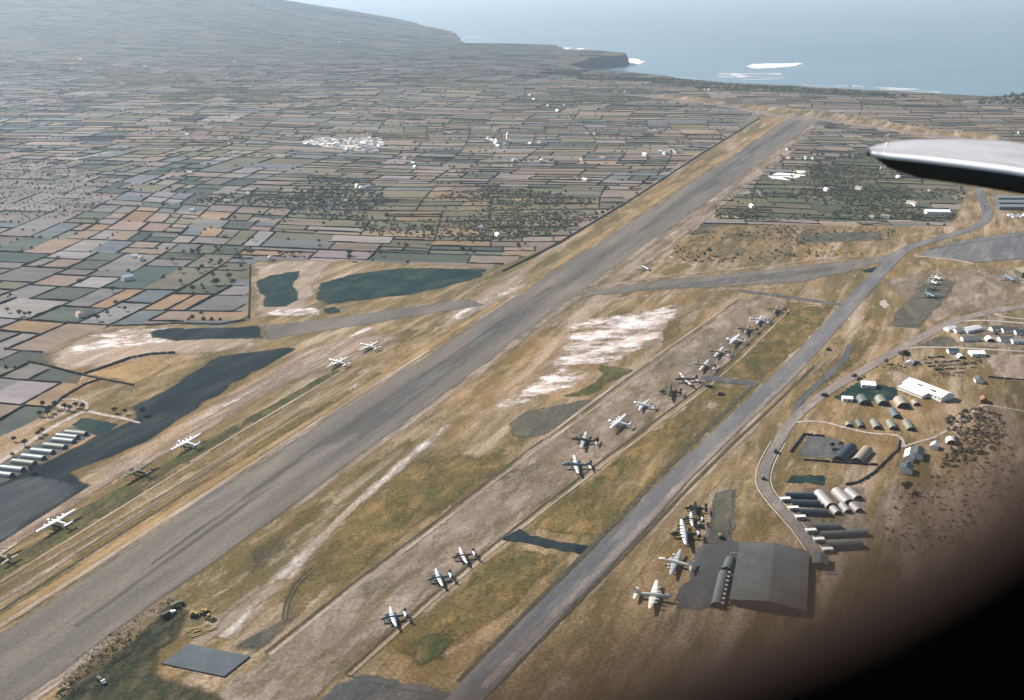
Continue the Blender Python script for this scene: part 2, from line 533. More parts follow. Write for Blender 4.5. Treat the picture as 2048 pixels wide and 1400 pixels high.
M['foam'] = ground_mat('surf_foam', (1.1, 1.1, 1.1), (0.95, 1.0, 1.02), (1.2, 1.2, 1.2), 0.01, 0.03, 0.0, 3.0, edge_scale=0.012, ragged=1.9)
M['foamp'] = ground_mat('broken_foam', (0.8, 0.82, 0.84), (0.65, 0.7, 0.73), (0.9, 0.9, 0.9), 0.006, 0.03, 0.0, 4.0, edge_scale=0.02, patchy=0.8)
for pts, mt in (([(1487, 132), (1520, 126), (1560, 127), (1603, 125), (1606, 130), (1575, 134), (1530, 138), (1500, 137)], 'foam'),
                ([(1240, 118), (1262, 115), (1296, 123), (1285, 129), (1252, 130), (1225, 134), (1200, 133), (1232, 128)], 'foam'),
                ([(1122, 95), (1142, 95), (1145, 99), (1126, 100)], 'foam'), ([(1150, 96), (1178, 96), (1172, 99), (1150, 99)], 'foam'),
                ([(918, 72), (945, 70), (975, 78), (960, 84), (925, 84)], 'foamp'),
                ([(1455, 147), (1478, 146), (1500, 153), (1482, 158), (1462, 152)], 'foam'),
                ([(1262, 146), (1283, 144), (1285, 149), (1266, 150)], 'foam'),
                ([(1420, 144), (1560, 142), (1590, 160), (1440, 160)], 'foamp'),
                ([(1600, 164), (1680, 166), (1740, 172), (1745, 178), (1660, 178), (1600, 172)], 'foamp'),
                ([(1740, 172), (1880, 180), (1900, 187), (1750, 180)], 'foamp'),
                ([(1290, 148), (1400, 156), (1400, 164), (1300, 158)], 'foamp')):
    sheet('surf', pts, mt, 8, 24, 9, 1, z0=SEA_Z, step=22)

# ------------------------------------------------------------------ field patchwork
airfield_px = [(-700, 1700), (-420, 1050), (-60, 905), (0, 872), (110, 818), (163, 750), (57, 722), (150, 672), (227, 652), (330, 645), (440, 655),
               (497, 640), (498, 532), (520, 515), (600, 522), (690, 520), (990, 536), (1120, 485), (1255, 405), (1400, 310), (1525, 234),
               (1470, 212), (1305, 196), (1310, 188), (1480, 200), (1560, 214), (1700, 228), (1860, 258), (2000, 268), (2000, 284), (1850, 276), (1640, 240),
               (1540, 330), (1430, 408), (1390, 470), (1440, 450), (1900, 452), (1935, 380), (1940, 340), (2060, 330), (2500, 360), (2700, 1700)]
airfield = gp(airfield_px)
scrub_px = {
    'dense': [(1425, 436), (1545, 352), (1640, 318), (1760, 300), (1880, 330), (1930, 372), (1915, 440), (1480, 440)],
    'mixed': [(380, 402), (640, 352), (740, 362), (800, 420), (700, 440), (470, 422)],
    'ochre': [(690, 420), (1000, 372), (1180, 398), (1205, 430), (1090, 472), (850, 495), (720, 462)],
    'speck': [(-200, 300), (120, 320), (210, 350), (200, 425), (-200, 470)],
    'copse': [(335, 512), (520, 465), (500, 520), (470, 565), (395, 598), (355, 570)],
    'coast': [(1150, 155), (1310, 158), (1480, 168), (1700, 180), (1820, 188), (1810, 196), (1480, 182), (1300, 166), (1150, 163)],
}
scrub = {k: gp(p) for k, p in scrub_px.items()}
FA = math.radians(-10)
def uv2xy(u, v):
    wu = 26 * np.sin(v / 170 + 0.6) + 14 * np.sin(u / 90 + v / 240) + 40 * np.sin(v / 700)
    wv = 22 * np.sin(u / 210 + 1.1) + 12 * np.sin(v / 110 + u / 160) + 50 * np.sin(u / 900 + 0.5)
    u, v = u + wu, v + wv
    return u * math.cos(FA) - v * math.sin(FA), u * math.sin(FA) + v * math.cos(FA)
rf = random.Random(5)
rects = []
def split(u0, u1, v0, v1):
    x, y = uv2xy((u0 + u1) / 2, (v0 + v1) / 2)
    px, py = project(x, y) if y > 300 else (9999, 9999)
    R = max(u1 - u0, v1 - v0)
    m = 200 + 2100 * R / max(y, 400)
    if R < 400 and (y < 300 or y > 13500 or px < -m - 150 or px > 2048 + m + 250 or not in_poly(np.array([[x, y]]), land_poly)[0]):
        return
    k = 1.0 if y < 2800 else (1.25 if y < 5000 else 1.9)
    du, dv = u1 - u0, v1 - v0
    if px > 520 or y > 2300:
        tu, tv = rf.uniform(40, 120) * k, rf.uniform(20, 50) * k
    else:
        tu, tv = rf.uniform(28, 66) * k, rf.uniform(32, 80) * k
    if du > tu * 1.5 and (du / tu >= dv / tv):
        c = u0 + du * rf.uniform(0.36, 0.64)
        split(u0, c, v0, v1); split(c, u1, v0, v1)
    elif dv > tv * 1.5:
        c = v0 + dv * rf.uniform(0.36, 0.64)
        split(u0, u1, v0, c); split(u0, u1, c, v1)
    else:
        rects.append((u0, u1, v0, v1))
split(-9500, 6500, -1500, 14500)

def field_material():
    m, t, b, out = new_mat('field_soil')
    at = N(t, 'ShaderNodeAttribute', attribute_name='col')
    v = mapped(t, FA, 3.5)
    n1 = noise(t, v, 0.03, 4, 0.6)
    g = N(t, 'ShaderNodeNewGeometry').outputs['Position']
    n2 = noise(t, g, 0.09, 6, 0.75)
    k = math_(t, 'ADD', math_(t, 'MULTIPLY', n1, 0.6), math_(t, 'MULTIPLY', n2, 0.4))
    c = mixc(t, 1.0, at.outputs['Color'], ramp(t, k, [(0.3, 0.58), (0.7, 1.35)]), 'MULTIPLY')
    t.links.new(c, b.inputs['Base Color'])
    b.inputs['Roughness'].default_value = 0.95
    b.inputs['Specular IOR Level'].default_value = 0.1
    return m
M['field'] = field_material()
PAL_LEFT = [((0.058, 0.070, 0.058), 2.5), ((0.038, 0.054, 0.050), 2), ((0.175, 0.148, 0.130), 4), ((0.195, 0.145, 0.115), 3.5), ((0.125, 0.118, 0.108), 4),
            ((0.215, 0.145, 0.085), 1.2), ((0.105, 0.117, 0.128), 3), ((0.175, 0.158, 0.158), 2.5), ((0.12, 0.108, 0.075), 1.5)]
PAL_MID = [((0.170, 0.135, 0.105), 5), ((0.125, 0.107, 0.072), 4), ((0.090, 0.087, 0.060), 2.5), ((0.180, 0.155, 0.145), 2.5), ((0.062, 0.072, 0.060), 1.2),
           ((0.200, 0.145, 0.092), 1), ((0.112, 0.118, 0.120), 2), ((0.150, 0.117, 0.090), 4)]
def pick(pal):
    s = sum(w for _, w in pal)
    r = rf.uniform(0, s)
    for c, w in pal:
        r -= w
        if r <= 0: break
    k = rf.uniform(0.8, 1.18)
    return tuple(max(0.01, ch * k * rf.uniform(0.95, 1.05)) for ch in c)
fields, hedge_lines = [], []
for (u0, u1, v0, v1) in rects:
    cu, cv = (u0 + u1) / 2, (v0 + v1) / 2
    x, y = uv2xy(cu, cv)
    c = np.array([[x, y]])
    if not in_poly(c, land_poly)[0]: continue
    cs = np.array([uv2xy(a, b_) for a, b_ in ((u0, v0), (u1, v0), (u1, v1), (u0, v1))])
    if not in_poly(cs, lp).all(): continue
    ina = in_poly(np.vstack([c, cs]), airfield)
    if ina.sum() >= 4: continue
    zone = None
    for k, p in scrub.items():
        if in_poly(c, p)[0]: zone = k
    px, py = project(x, y, tz(x, y))
    area = abs((u1 - u0) * (v1 - v0)) / max(y, 400) ** 2
    col = pick(PAL_LEFT if (px < 560 and y < 2200) or px < 250 else PAL_MID)
    if zone in ('dense', 'coast'): col = pick([((0.075, 0.078, 0.045), 3), ((0.11, 0.095, 0.058), 2)])
    elif zone in ('mixed', 'copse'): col = pick([((0.085, 0.084, 0.056), 2), ((0.13, 0.11, 0.085), 2), ((0.06, 0.072, 0.052), 1)])
    elif zone == 'ochre': col = pick([((0.14, 0.11, 0.065), 2), ((0.105, 0.092, 0.06), 2), ((0.18, 0.13, 0.07), 1)])
    elif zone == 'speck': col = pick([((0.15, 0.13, 0.125), 2), ((0.12, 0.108, 0.10), 2)])
    elif y > 3000:
        heath_vignette = pick([((0.040, 0.052, 0.048), 3), ((0.055, 0.060, 0.050), 3), ((0.075, 0.070, 0.060), 1.5), ((0.03, 0.042, 0.036), 2)])  # far heath green, made darker to carry lens vignetting in the field colour
        f_ = min(1.0, (y - 3000) / 2600) * (0.9 if x < 200 else 0.5)
        col = tuple(a_ * (1 - f_) + b_ * f_ for a_, b_ in zip(col, heath_vignette))
    edges = [((u0, v0), (u1, v0)), ((u0, v0), (u0, v1)), ((u1, v0), (u1, v1)), ((u0, v1), (u1, v1))]
    fields.append((area, (u0, u1, v0, v1), col, y, zone, ina.any()))
    hedge_lines += [(e, zone, y, rf.random()) for e in edges[:2]]
fields.sort(key=lambda f: -f[0] if not f[5] else 0)

def field_lift(y):
    return np.interp(y, [2300, 4300, 7000], [0.02, 0.3, 2.2])
def field_geo(rect, y):
    u0, u1, v0, v1 = rect
    n = 3 if y < 2500 else (2 if y < 6000 else 1)
    us, vs_ = np.linspace(u0, u1, n + 1), np.linspace(v0, v1, n + 1)
    X, Y = uv2xy(*np.meshgrid(us, vs_))
    Z = terrain(X, Y) + field_lift(Y)
    pts = list(zip(X.ravel(), Y.ravel(), Z.ravel()))
    fs_ = [(j * (n + 1) + i, j * (n + 1) + i + 1, (j + 1) * (n + 1) + i + 1, (j + 1) * (n + 1) + i) for j in range(n) for i in range(n)]
    return pts, fs_
def colour_mesh(name, pts, fs_, cols, mat):
    me = bpy.data.meshes.new(name)
    me.from_pydata(pts, [], fs_)
    a = me.attributes.new('col', 'FLOAT_COLOR', 'FACE')
    a.data.foreach_set('color', np.array([(*c, 1) for c in cols], np.float32).ravel())
    me.materials.append(mat)
    return me
n_own = 0
rest_p, rest_f, rest_c = [], [], []
for area, rect, col, y, zone, cut in fields:
    pts, fs_ = field_geo(rect, y)
    if n_own < 290 and not cut:
        cx, cy = pts[0][0], pts[0][1]
        o = link('field', colour_mesh('field', [(p[0] - cx, p[1] - cy, p[2]) for p in pts], fs_, [col] * len(fs_), M['field']), ground, (cx, cy, 0))
        n_own += 1
    else:
        b0 = len(rest_p)
        rest_p += pts
        rest_f += [tuple(i + b0 for i in f) for f in fs_]
        rest_c += [col] * len(fs_)
prop(link('far_fields', colour_mesh('far_fields', rest_p, rest_f, rest_c, M['field']), ground), kind='stuff')

# hedges and field walls: dark uneven banks between the fields
M['hedge'] = plain_mat('hedge_leaves', (0.044, 0.044, 0.032), 0.9, var=0.5, scale=0.12, spec=0.1)
def hedges():
    vs_, fs_ = [], []
    for (a, b_), zone, y, r in hedge_lines:
        if zone in ('speck',) and r < 0.6: continue
        if r < (0.12 if y < 1500 else 0.25): continue
        L = math.dist(a, b_)
        k = max(2, int(L / (9 if y < 1500 else 16 if y < 2600 else 34)))
        tt = np.linspace(0, 1, k + 1)
        X, Y = uv2xy(a[0] + (b_[0] - a[0]) * tt, a[1] + (b_[1] - a[1]) * tt)
        P = np.stack([X, Y], 1)
        skip = in_poly(P, airfield)
        Z = terrain(X, Y) + field_lift(Y)
        tan = np.gradient(P, axis=0)
        nr = np.stack([-tan[:, 1], tan[:, 0]], 1)
        nr /= np.maximum(np.hypot(*nr.T), 1e-6)[:, None]
        hw = rf.uniform(0.55, 1.2)
        hh = rf.uniform(0.8, 2.0)
        prev = None
        for i in range(k + 1):
            if skip[i]:
                prev = None; continue
            w = hw * rf.uniform(0.7, 1.3); h = hh * rf.uniform(0.6, 1.3)
            x, yy, z = P[i][0], P[i][1], Z[i]
            nx, ny = nr[i]
            b0 = len(vs_)
            vs_ += [(x - nx * w, yy - ny * w, z - 0.1), (x - nx * w * .55, yy - ny * w * .55, z + h), (x + nx * w * .55, yy + ny * w * .55, z + h * rf.uniform(.85, 1.1)), (x + nx * w, yy + ny * w, z - 0.1)]
            if prev is not None:
                fs_ += [(prev + j, b0 + j, b0 + j + 1, prev + j + 1) for j in range(3)]
            prev = b0
    me = bpy.data.meshes.new('hedgerows')
    me.from_pydata(vs_, [], fs_)
    me.materials.append(M['hedge'])
    return me
prop(link('hedgerows', hedges()), 'network of dark hedges and stone walls dividing the far fields', 'hedge', kind='stuff')

# ------------------------------------------------------------------ the airfield: turf, earth and paving sheets
sheet('airfield_turf', airfield_px, 'turf', 5, 5, 0, 0, step=60)
# west end: worked earth
sheet('worked_earth', [(60, 722), (150, 674), (227, 655), (340, 648), (470, 658), (540, 662), (520, 700), (417, 712), (300, 714), (163, 748)], 'dirt', 6, 18, 2)
sheet('crushed_stone', [(90, 712), (150, 685), (250, 660), (350, 654), (380, 668), (330, 690), (240, 700), (170, 725)], 'chalk', 8, 28.8, 3)
sheet('crushed_stone', [(170, 672), (240, 658), (360, 656), (350, 668), (230, 678)], 'chalk', 9, 14.4, 3)
sheet('ochre_field', [(165, 748), (300, 716), (352, 730), (268, 769)], 'ochre', 8, 7.2, 1)
sheet('worked_earth', [(500, 530), (560, 520), (690, 522), (660, 545), (640, 570), (640, 612), (520, 640), (498, 640)], 'dirt', 7, 18, 2)
sheet('oiled_ground', [(512, 562), (535, 552), (560, 547), (600, 542), (603, 552), (588, 570), (597, 583), (600, 600), (575, 613), (522, 616), (523, 592), (509, 574)], 'oiled', 10, 5.7, 1)
sheet('oiled_ground', [(636, 566), (690, 550), (745, 542), (800, 535), (976, 537), (972, 551), (900, 574), (820, 590), (720, 603), (655, 611), (628, 598)], 'oiled', 10, 7.6, 1.5)
sheet('oiled_ground', [(640, 617), (668, 612), (694, 626), (655, 631)], 'oiled', 11, 5.7, 1)
sheet('crushed_stone', [(520, 628), (560, 616), (605, 612), (640, 618), (648, 630), (560, 636)], 'chalk', 11, 10.8, 2)
sheet('earth_bank', [(630, 612), (800, 596), (930, 574), (985, 545), (1010, 545), (960, 590), (880, 605), (700, 632)], 'ochrep', 9, 14.4, 2)
sheet('earth_bank', [(850, 620), (960, 560), (1090, 520), (1060, 580), (930, 650), (850, 660)], 'dirtp', 10, 21.6, 3)
# dark tarmac west of the runway
sheet('tarmac_apron', [(575, 694), (600, 698), (470, 768), (400, 818), (362, 842), (300, 884), (232, 914), (150, 944), (192, 968), (180, 977), (0, 1090),
      (-260, 1240), (-260, 1060), (0, 966), (100, 915), (190, 872), (270, 834), (238, 822), (330, 777), (405, 732), (432, 712)], 'tarmac', 8, 7.6, 1, step=14)
sheet('slate_apron', [(-260, 1060), (0, 968), (60, 948), (120, 955), (186, 968), (150, 995), (0, 1088), (-260, 1240)], 'slate_dark', 10, 9, 1)
ribbon('taxi_lane', [(-220, 1232), (-100, 1160), (0, 1099), (100, 1034), (200, 970), (300, 905)], 13, 'pink', 12, 3)
sheet('bare_earth', [(155, 945), (232, 916), (300, 886), (400, 822), (480, 768), (570, 704), (760, 652), (830, 668), (720, 728), (560, 775), (440, 842), (340, 902), (215, 972)], 'pink', 9, 21.6, 2)
sheet('bare_earth', [(150, 945), (232, 916), (300, 884), (340, 880), (260, 935), (200, 965)], 'dirtp', 10, 10.8, 2)
for a, b_, w, mt in (((-150, 1235), (660, 752), 17, 'green'), ((100, 1060), (680, 742), 13, 'green'), ((-60, 1180), (500, 840), 12, 'olivep'),
                     ((150, 1120), (760, 745), 9, 'olive'), ((-100, 1262), (480, 905), 7, 'pink'), ((-50, 1205), (560, 850), 5, 'pink'), ((0, 1165), (420, 905), 3, 'dirt'), ((240, 955), (700, 690), 13, 'pink'), ((330, 875), (740, 655), 12, 'chalkr'),
                     ((150, 1110), (620, 815), 2.0, 'rut'), ((-20, 1235), (420, 955), 2.4, 'rut'), ((60, 1110), (380, 915), 2.0, 'rut'), ((380, 925), (690, 740), 4, 'dirt'), ((420, 985), (640, 845), 5, 'chalkr'), ((-40, 1160), (200, 1010), 3, 'rut'),
                     ((200, 1130), (600, 880), 9, 'slate'), ((700, 800), (900, 670), 8, 'ochre'), ((480, 905), (760, 730), 6, 'ochre')):
    ribbon('verge_strip', [a, b_], w, mt, 11 if mt not in ('rut', 'chalkr') else 13, w * 0.42, 0)
sheet('crushed_stone', [(683, 787), (700, 758), (760, 714), (828, 687), (818, 702), (772, 732), (728, 768)], 'chalkr', 14, 10.8, 2)
sheet('crushed_stone', [(560, 740), (640, 700), (720, 672), (700, 690), (620, 730)], 'chalkr', 14, 14.4, 2)
# runway
run_l = lambda x: 1265 - 0.652 * x
run_r = lambda x: 1444 - 0.734 * x
sheet('runway_shoulder', [(-380, run_l(-380) - 40), (-20, run_l(-20) - 34), (860, run_l(860) - 14), (1380, run_l(1380) - 8), (1575, 236), (1650, 240), (1450, 402), (1240, 566), (1020, 716), (700, 952), (420, 1160), (60, 1420), (-380, 1740)], 'dirtp', 13, 12.6, 2, step=18)
ribbon('verge_strip', [(-200, run_l(-200) - 26), (480, run_l(480) - 20), (860, run_l(860) - 12), (1000, run_l(1000) - 9)], 9, 'ochre', 14, 4, 0)
ribbon('verge_strip', [(-200, run_l(-200) - 12), (480, run_l(480) - 9), (860, run_l(860) - 5)], 7, 'dirt', 14, 3, 0)
ribbon('verge_strip', [(0, run_r(0) + 6), (420, run_r(420) + 6), (800, run_r(800) + 5), (1040, run_r(1040) + 4)], 6, 'dirtp', 14, 2.5, 0)
ribbon('verge_strip', [(1100, run_l(1100) - 9), (1400, run_l(1400) - 6), (1560, run_l(1560) - 3)], 14, 'ochre', 14, 5, 0)
sheet('runway', [(-380, run_l(-380)), (800, run_l(800)), (1575, 238), (1640, 240), (800, run_r(800)), (-380, run_r(-380))], 'runway', 16, 5, 1.0, step=22)
sheet('tar_streak', [(600, 905), (870, 722), (1130, 555), (1380, 380), (1585, 240), (1608, 241), (1420, 380), (1190, 540), (950, 720), (720, 890)], 'tar', 17, 12, 0)
ribbon('runway_edge', [(1010, 700), (1180, 575), (1330, 466)], 16, 'cement', 17, 6, 0)
ribbon('runway_edge', [(1250, 548), (1352, 470), (1478, 376), (1580, 298)], 34, 'pink', 15, 11, 0)
# crossing runway
sheet('crossing_runway', [(520, 652), (690, 632), (870, 606), (930, 596), (985, 612), (880, 626), (700, 656), (530, 682)], 'runway', 12, 6, 1)
sheet('tarmac_strip', [(290, 662), (340, 656), (430, 655), (520, 651), (532, 679), (420, 680), (350, 684), (300, 676)], 'tarmac', 13, 7.6, 1)
sheet('crossing_runway', [(1110, 592), (1300, 561), (1500, 541), (1700, 519), (1795, 505), (1790, 520), (1750, 532), (1700, 546), (1600, 566), (1480, 574), (1380, 578), (1200, 592), (1090, 612)], 'runway', 12, 9, 1)
sheet('tar_streak', [(1250, 580), (1450, 556), (1680, 530), (1690, 540), (1500, 566), (1300, 584)], 'tar', 13, 8, 1)
ribbon('runway_edge', [(1100, 614), (1250, 596), (1420, 580), (1580, 573)], 14, 'dirtp', 13, 5)
ribbon('runway_edge', [(1180, 578), (1300, 556), (1500, 536), (1720, 512)], 10, 'pink', 13, 4)
sheet('tar_streak', [(1700, 540), (1765, 532), (1752, 546), (1722, 548)], 'tarmac', 14, 9.5, 1)
# far cross road
ribbon('far_road', [(1250, 190), (1330, 196), (1440, 211), (1540, 230), (1600, 238)], 44, 'road', 13, 14)
ribbon('far_road', [(1590, 232), (1720, 250), (1860, 272), (2000, 284), (2200, 305)], 44, 'road', 13, 14)
# turf between the runway and the parking lane
sheet('olive_turf', [(560, 1150), (640, 1050), (740, 962), (860, 906), (1000, 904), (1068, 906), (1020, 936), (880, 1035), (740, 1140), (620, 1235), (560, 1260), (540, 1210)], 'olive', 7, 16.2, 3)
sheet('olive_turf', [(400, 1180), (560, 1050), (720, 930), (880, 820), (900, 840), (760, 945), (640, 1050), (520, 1150)], 'olive', 7, 16.2, 3)
sheet('grey_turf', [(470, 1110), (560, 1040), (600, 1060), (560, 1130), (500, 1160)], 'mossy', 8, 18, 3)
sheet('grey_turf', [(830, 830), (910, 770), (960, 730), (1000, 700), (985, 740), (900, 800)], 'olivep', 8, 18, 3)
sheet('bare_earth', [(900, 860), (1020, 780), (1120, 700), (1200, 640), (1380, 600), (1480, 598), (1330, 700), (1180, 740), (1080, 800), (960, 870)], 'dirtp', 8, 28.8, 4)
sheet('bare_earth', [(860, 910), (1000, 830), (1080, 790), (1190, 760), (1060, 815), (960, 880)], 'ochrep', 9, 21.6, 3)
sheet('crushed_stone', [(1095, 735), (1130, 650), (1240, 625), (1355, 606), (1366, 640), (1312, 694), (1240, 728), (1160, 735)], 'chalk', 10, 25.2, 4)
sheet('crushed_stone', [(985, 830), (1060, 755), (1120, 730), (1195, 735), (1185, 762), (1090, 795), (1030, 815)], 'chalk', 10, 21.6, 3)
sheet('crushed_stone', [(1220, 640), (1350, 615), (1352, 640), (1250, 668)], 'chalk', 11, 14.4, 3)
sheet('crushed_stone', [(880, 640), (960, 590), (1060, 545), (1080, 560), (980, 620), (900, 665)], 'chalkr', 11, 14, 3)
sheet('crushed_stone', [(660, 800), (720, 740), (830, 680), (900, 640), (880, 665), (790, 725), (720, 790)], 'chalkr', 14, 12, 3)
sheet('green_turf', [(1196, 727), (1270, 740), (1235, 762), (1183, 790), (1100, 800), (1150, 782), (1192, 764)], 'green', 12, 5.4, 1)
sheet('grey_turf', [(1003, 850), (1060, 818), (1190, 795), (1200, 806), (1085, 880), (1030, 878)], 'mossy', 12, 7.2, 1)
sheet('olive_turf', [(1330, 642), (1372, 624), (1362, 668), (1320, 702), (1318, 670)], 'olive', 12, 7.2, 1)
sheet('worked_earth', [(395, 1290), (520, 1175), (600, 1130), (630, 1170), (560, 1230), (470, 1310)], 'dirtp', 9, 25.2, 4)
ribbon('pale_track', [(440, 1275), (520, 1200), (560, 1160), (630, 1090), (710, 1010), (770, 960), (830, 905), (900, 850)], [20, 20, 17, 15, 14, 10], 'chalkr', 13, 9)
ribbon('pale_track', [(560, 1160), (630, 1090), (710, 1010), (770, 960), (830, 905)], 9, 'dirt', 12, 4)
ribbon('pale_track', [(380, 1300), (460, 1240), (560, 1170)], 14, 'dirt', 12, 6)
ribbon('wheel_ruts', [(565, 1240), (568, 1215), (575, 1190), (590, 1165), (625, 1135)], 1.6, 'rut', 14, 0.5)
ribbon('wheel_ruts', [(572, 1240), (576, 1215), (584, 1190), (598, 1166), (632, 1138)], 1.6, 'rut', 14, 0.5)
# parking lane
sheet('parking_lane', [(400, 1410), (530, 1306), (683, 1184), (850, 1060), (1016, 930), (1180, 812), (1330, 702), (1480, 598), (1540, 590), (1580, 600), (1572, 616), (1440, 745), (1300, 850), (1150, 961), (896, 1161), (690, 1347), (620, 1420)],
      'cement', 12, 4, 1, step=12)
sheet('lane_wear', [(470, 1380), (700, 1190), (880, 1060), (1040, 940), (1180, 840), (1340, 720), (1480, 620), (1520, 625), (1420, 730), (1270, 850), (1100, 980), (870, 1160), (680, 1330), (560, 1410)], 'dirtp', 13, 21.6, 2)
for pts in ([(530, 1306), (683, 1184), (850, 1060), (1016, 930), (1180, 812), (1330, 702), (1480, 598)], [(690, 1347), (896, 1161), (1150, 961), (1300, 850), (1440, 745), (1570, 615)]):
    ribbon('lane_gutter', pts, 2.6, 'rut', 14, 0.9, 1)
    ribbon('lane_verge', [(x + 9, y + 5) for x, y in pts], 3.0, 'dirt', 13, 1.2, 1)
ribbon('old_track', [(1085, 880), (1180, 808), (1280, 735), (1400, 652), (1450, 617)], 4.5, 'dirt', 14, 1.5, 1)
sheet('olive_turf', [(1165, 962), (1300, 862), (1420, 768), (1505, 778), (1400, 890), (1240, 1060), (1180, 1080), (1060, 1060)], 'olive', 10, 9, 2)
sheet('ochre_turf', [(1190, 960), (1290, 890), (1390, 830), (1440, 830), (1330, 950), (1230, 1045), (1170, 1060)], 'ochrep', 11, 18, 3)
sheet('olive_turf', [(1578, 606), (1674, 616), (1610, 690), (1520, 763), (1410, 748)], 'olive', 10, 5.4, 1)
sheet('olive_turf', [(1000, 1088), (1158, 1112), (1040, 1220), (930, 1300), (850, 1335), (740, 1300), (880, 1190)], 'olive', 10, 10.8, 2)
sheet('green_turf', [(760, 1310), (830, 1262), (920, 1240), (960, 1262), (900, 1320), (830, 1345)], 'green', 11, 16.2, 2)
sheet('ochre_turf', [(880, 1180), (1000, 1110), (1060, 1150), (960, 1260), (900, 1240)], 'ochrep', 11, 16.2, 2)
sheet('dark_connector', [(998, 1082), (1036, 1056), (1062, 1071), (1120, 1082), (1192, 1092), (1166, 1110), (1090, 1097), (1050, 1086)], 'tarmac', 14, 1.6, 0.7, step=4)
sheet('dark_connector', [(1402, 752), (1425, 752), (1520, 766), (1516, 774), (1405, 762)], 'slate', 14, 2, 0.6)
ribbon('connector', [(1480, 582), (1560, 592), (1640, 604), (1700, 612)], 12, 'slate', 13, 2, 1)
sheet('slate_apron', [(620, 1410), (690, 1358), (730, 1345), (860, 1375), (960, 1405), (940, 1500), (600, 1500)], 'slate', 14, 3, 1)
ribbon('apron_joint', [(690, 1350), (780, 1376), (900, 1396)], 1.0, 'rut', 15, 0.3, 0)
# taxiway
taxi_px = [(860, 1480), (953, 1372), (1080, 1240), (1225, 1095), (1388, 922), (1538, 782), (1598, 722), (1689, 622), (1745, 560), (1800, 505)]
ribbon('taxiway', taxi_px, 19, 'taxi', 15, 2, 1)
ribbon('taxiway', [(1780, 520), (1810, 498), (1860, 482), (1930, 463), (1972, 444), (1976, 425), (1966, 402), (1955, 372), (1945, 330)], 17, 'taxi', 16, 3, 2)
ribbon('taxiway_wear', [(x + 14, y + 4) for x, y in taxi_px[1:7]], 7, 'road', 16, 3, 1)
ribbon('taxiway_edge', [(x - 34, y - 8) for x, y in taxi_px[1:6]], 5, 'rut', 14, 1.5, 1)
ribbon('taxiway_edge', [(x - 24, y - 4) for x, y in taxi_px[1:4]], 8, 'mossy', 14, 3, 1)
ribbon('taxiway_edge', [(x + 31, y + 9) for x, y in taxi_px[1:7]], 3.5, 'rut', 14, 1.2, 1)
ribbon('taxiway_edge', [(x + 40, y + 12) for x, y in taxi_px[1:8]], 4.0, 'dirtp', 13, 1.5, 1)
ribbon('verge_strip', [(1115, 1300), (1280, 1120), (1440, 945), (1590, 790), (1680, 690)], 16, 'ochrep', 12, 6, 1)
# ground east of the taxiway
sheet('dry_verge', [(1320, 1080), (1420, 970), (1500, 900), (1520, 960), (1470, 985), (1420, 1000), (1400, 1100), (1330, 1210), (1260, 1240)], 'ochrep', 8, 16.2, 2)
sheet('dry_verge', [(1580, 800), (1680, 700), (1740, 650), (1790, 655), (1700, 745), (1610, 810)], 'olive', 9, 14.4, 2)
sheet('ochre_turf', [(1680, 690), (1730, 630), (1760, 640), (1720, 690)], 'ochrep', 10, 14.4, 2)
sheet('slate_apron', [(1428, 982), (1476, 977), (1465, 1080), (1500, 1092), (1452, 1215), (1340, 1225), (1390, 1095), (1404, 1092)], 'slate', 10, 3, 1)
sheet('tarmac_strip', [(1430, 984), (1474, 979), (1464, 1072), (1450, 1090), (1408, 1090)], 'mossy', 11, 3.6, 0.6)
sheet('hardstand', [(1768, 652), (1838, 660), (1900, 596), (1916, 560), (1855, 556), (1800, 610)], 'mossy', 9, 7.2, 1)
sheet('pink_pad', [(1755, 605), (1770, 598), (1780, 612), (1768, 618)], 'track', 10, 1.5, 0.5)
sheet('wide_apron', [(1832, 510), (1900, 485), (2048, 462), (2400, 420), (2400, 520), (2048, 520), (1948, 526)], 'taxi', 10, 4, 1)
ribbon('apron_edge', [(1828, 512), (1900, 518), (1948, 528)], 6, 'track', 12, 2)
ribbon('apron_joint', [(1850, 500), (1950, 484), (2060, 470)], 3.5, 'rut', 12, 1.2)
ribbon('apron_joint', [(1945, 526), (2000, 521), (2100, 512)], 3.5, 'rut', 12, 1.2)
sheet('bare_earth', [(1760, 560), (1850, 540), (2048, 535), (2300, 540), (2300, 600), (2048, 605), (1930, 628), (1860, 650)], 'cement', 7, 10, 2)
road_px = [(1665, 1150), (1632, 1105), (1596, 1055), (1545, 1000), (1524, 968), (1530, 930), (1556, 885), (1582, 842), (1632, 798), (1700, 755), (1790, 705), (1860, 665), (1930, 634), (2048, 612), (2250, 590)]
ribbon('camp_road', road_px, [9, 9, 9, 9, 10, 12, 13, 13], 'road', 14, 1.2)
ribbon('camp_road', [(1700, 690), (1690, 720), (1640, 765), (1600, 800), (1585, 840)], 8, 'slate', 12, 2.5)
for dx in (-1, 1):
    ln = chaikin(gp(road_px[1:7]), 2, False)
    tn = np.gradient(ln, axis=0); nn = np.stack([-tn[:, 1], tn[:, 0]], 1); nn /= np.hypot(*nn.T)[:, None]
    mb = MB()
    q = ln + nn * dx * 5.4
    rings = [[(p[0] - n_[0] * .25, p[1] - n_[1] * .25, 0.1), (p[0] - n_[0] * .25, p[1] - n_[1] * .25, 0.32), (p[0] + n_[0] * .25, p[1] + n_[1] * .25, 0.32), (p[0] + n_[0] * .25, p[1] + n_[1] * .25, 0.1)] for p, n_ in zip(q, nn)]
    mb.loft(rings)
    prop(link('road_kerb', mb.mesh('road_kerb', M['kerb'])), kind='structure')
ribbon('dirt_track', [(1592, 845), (1640, 842), (1690, 856), (1740, 868), (1795, 870), (1806, 882), (1806, 895)], 4, 'track', 13, 1.2)
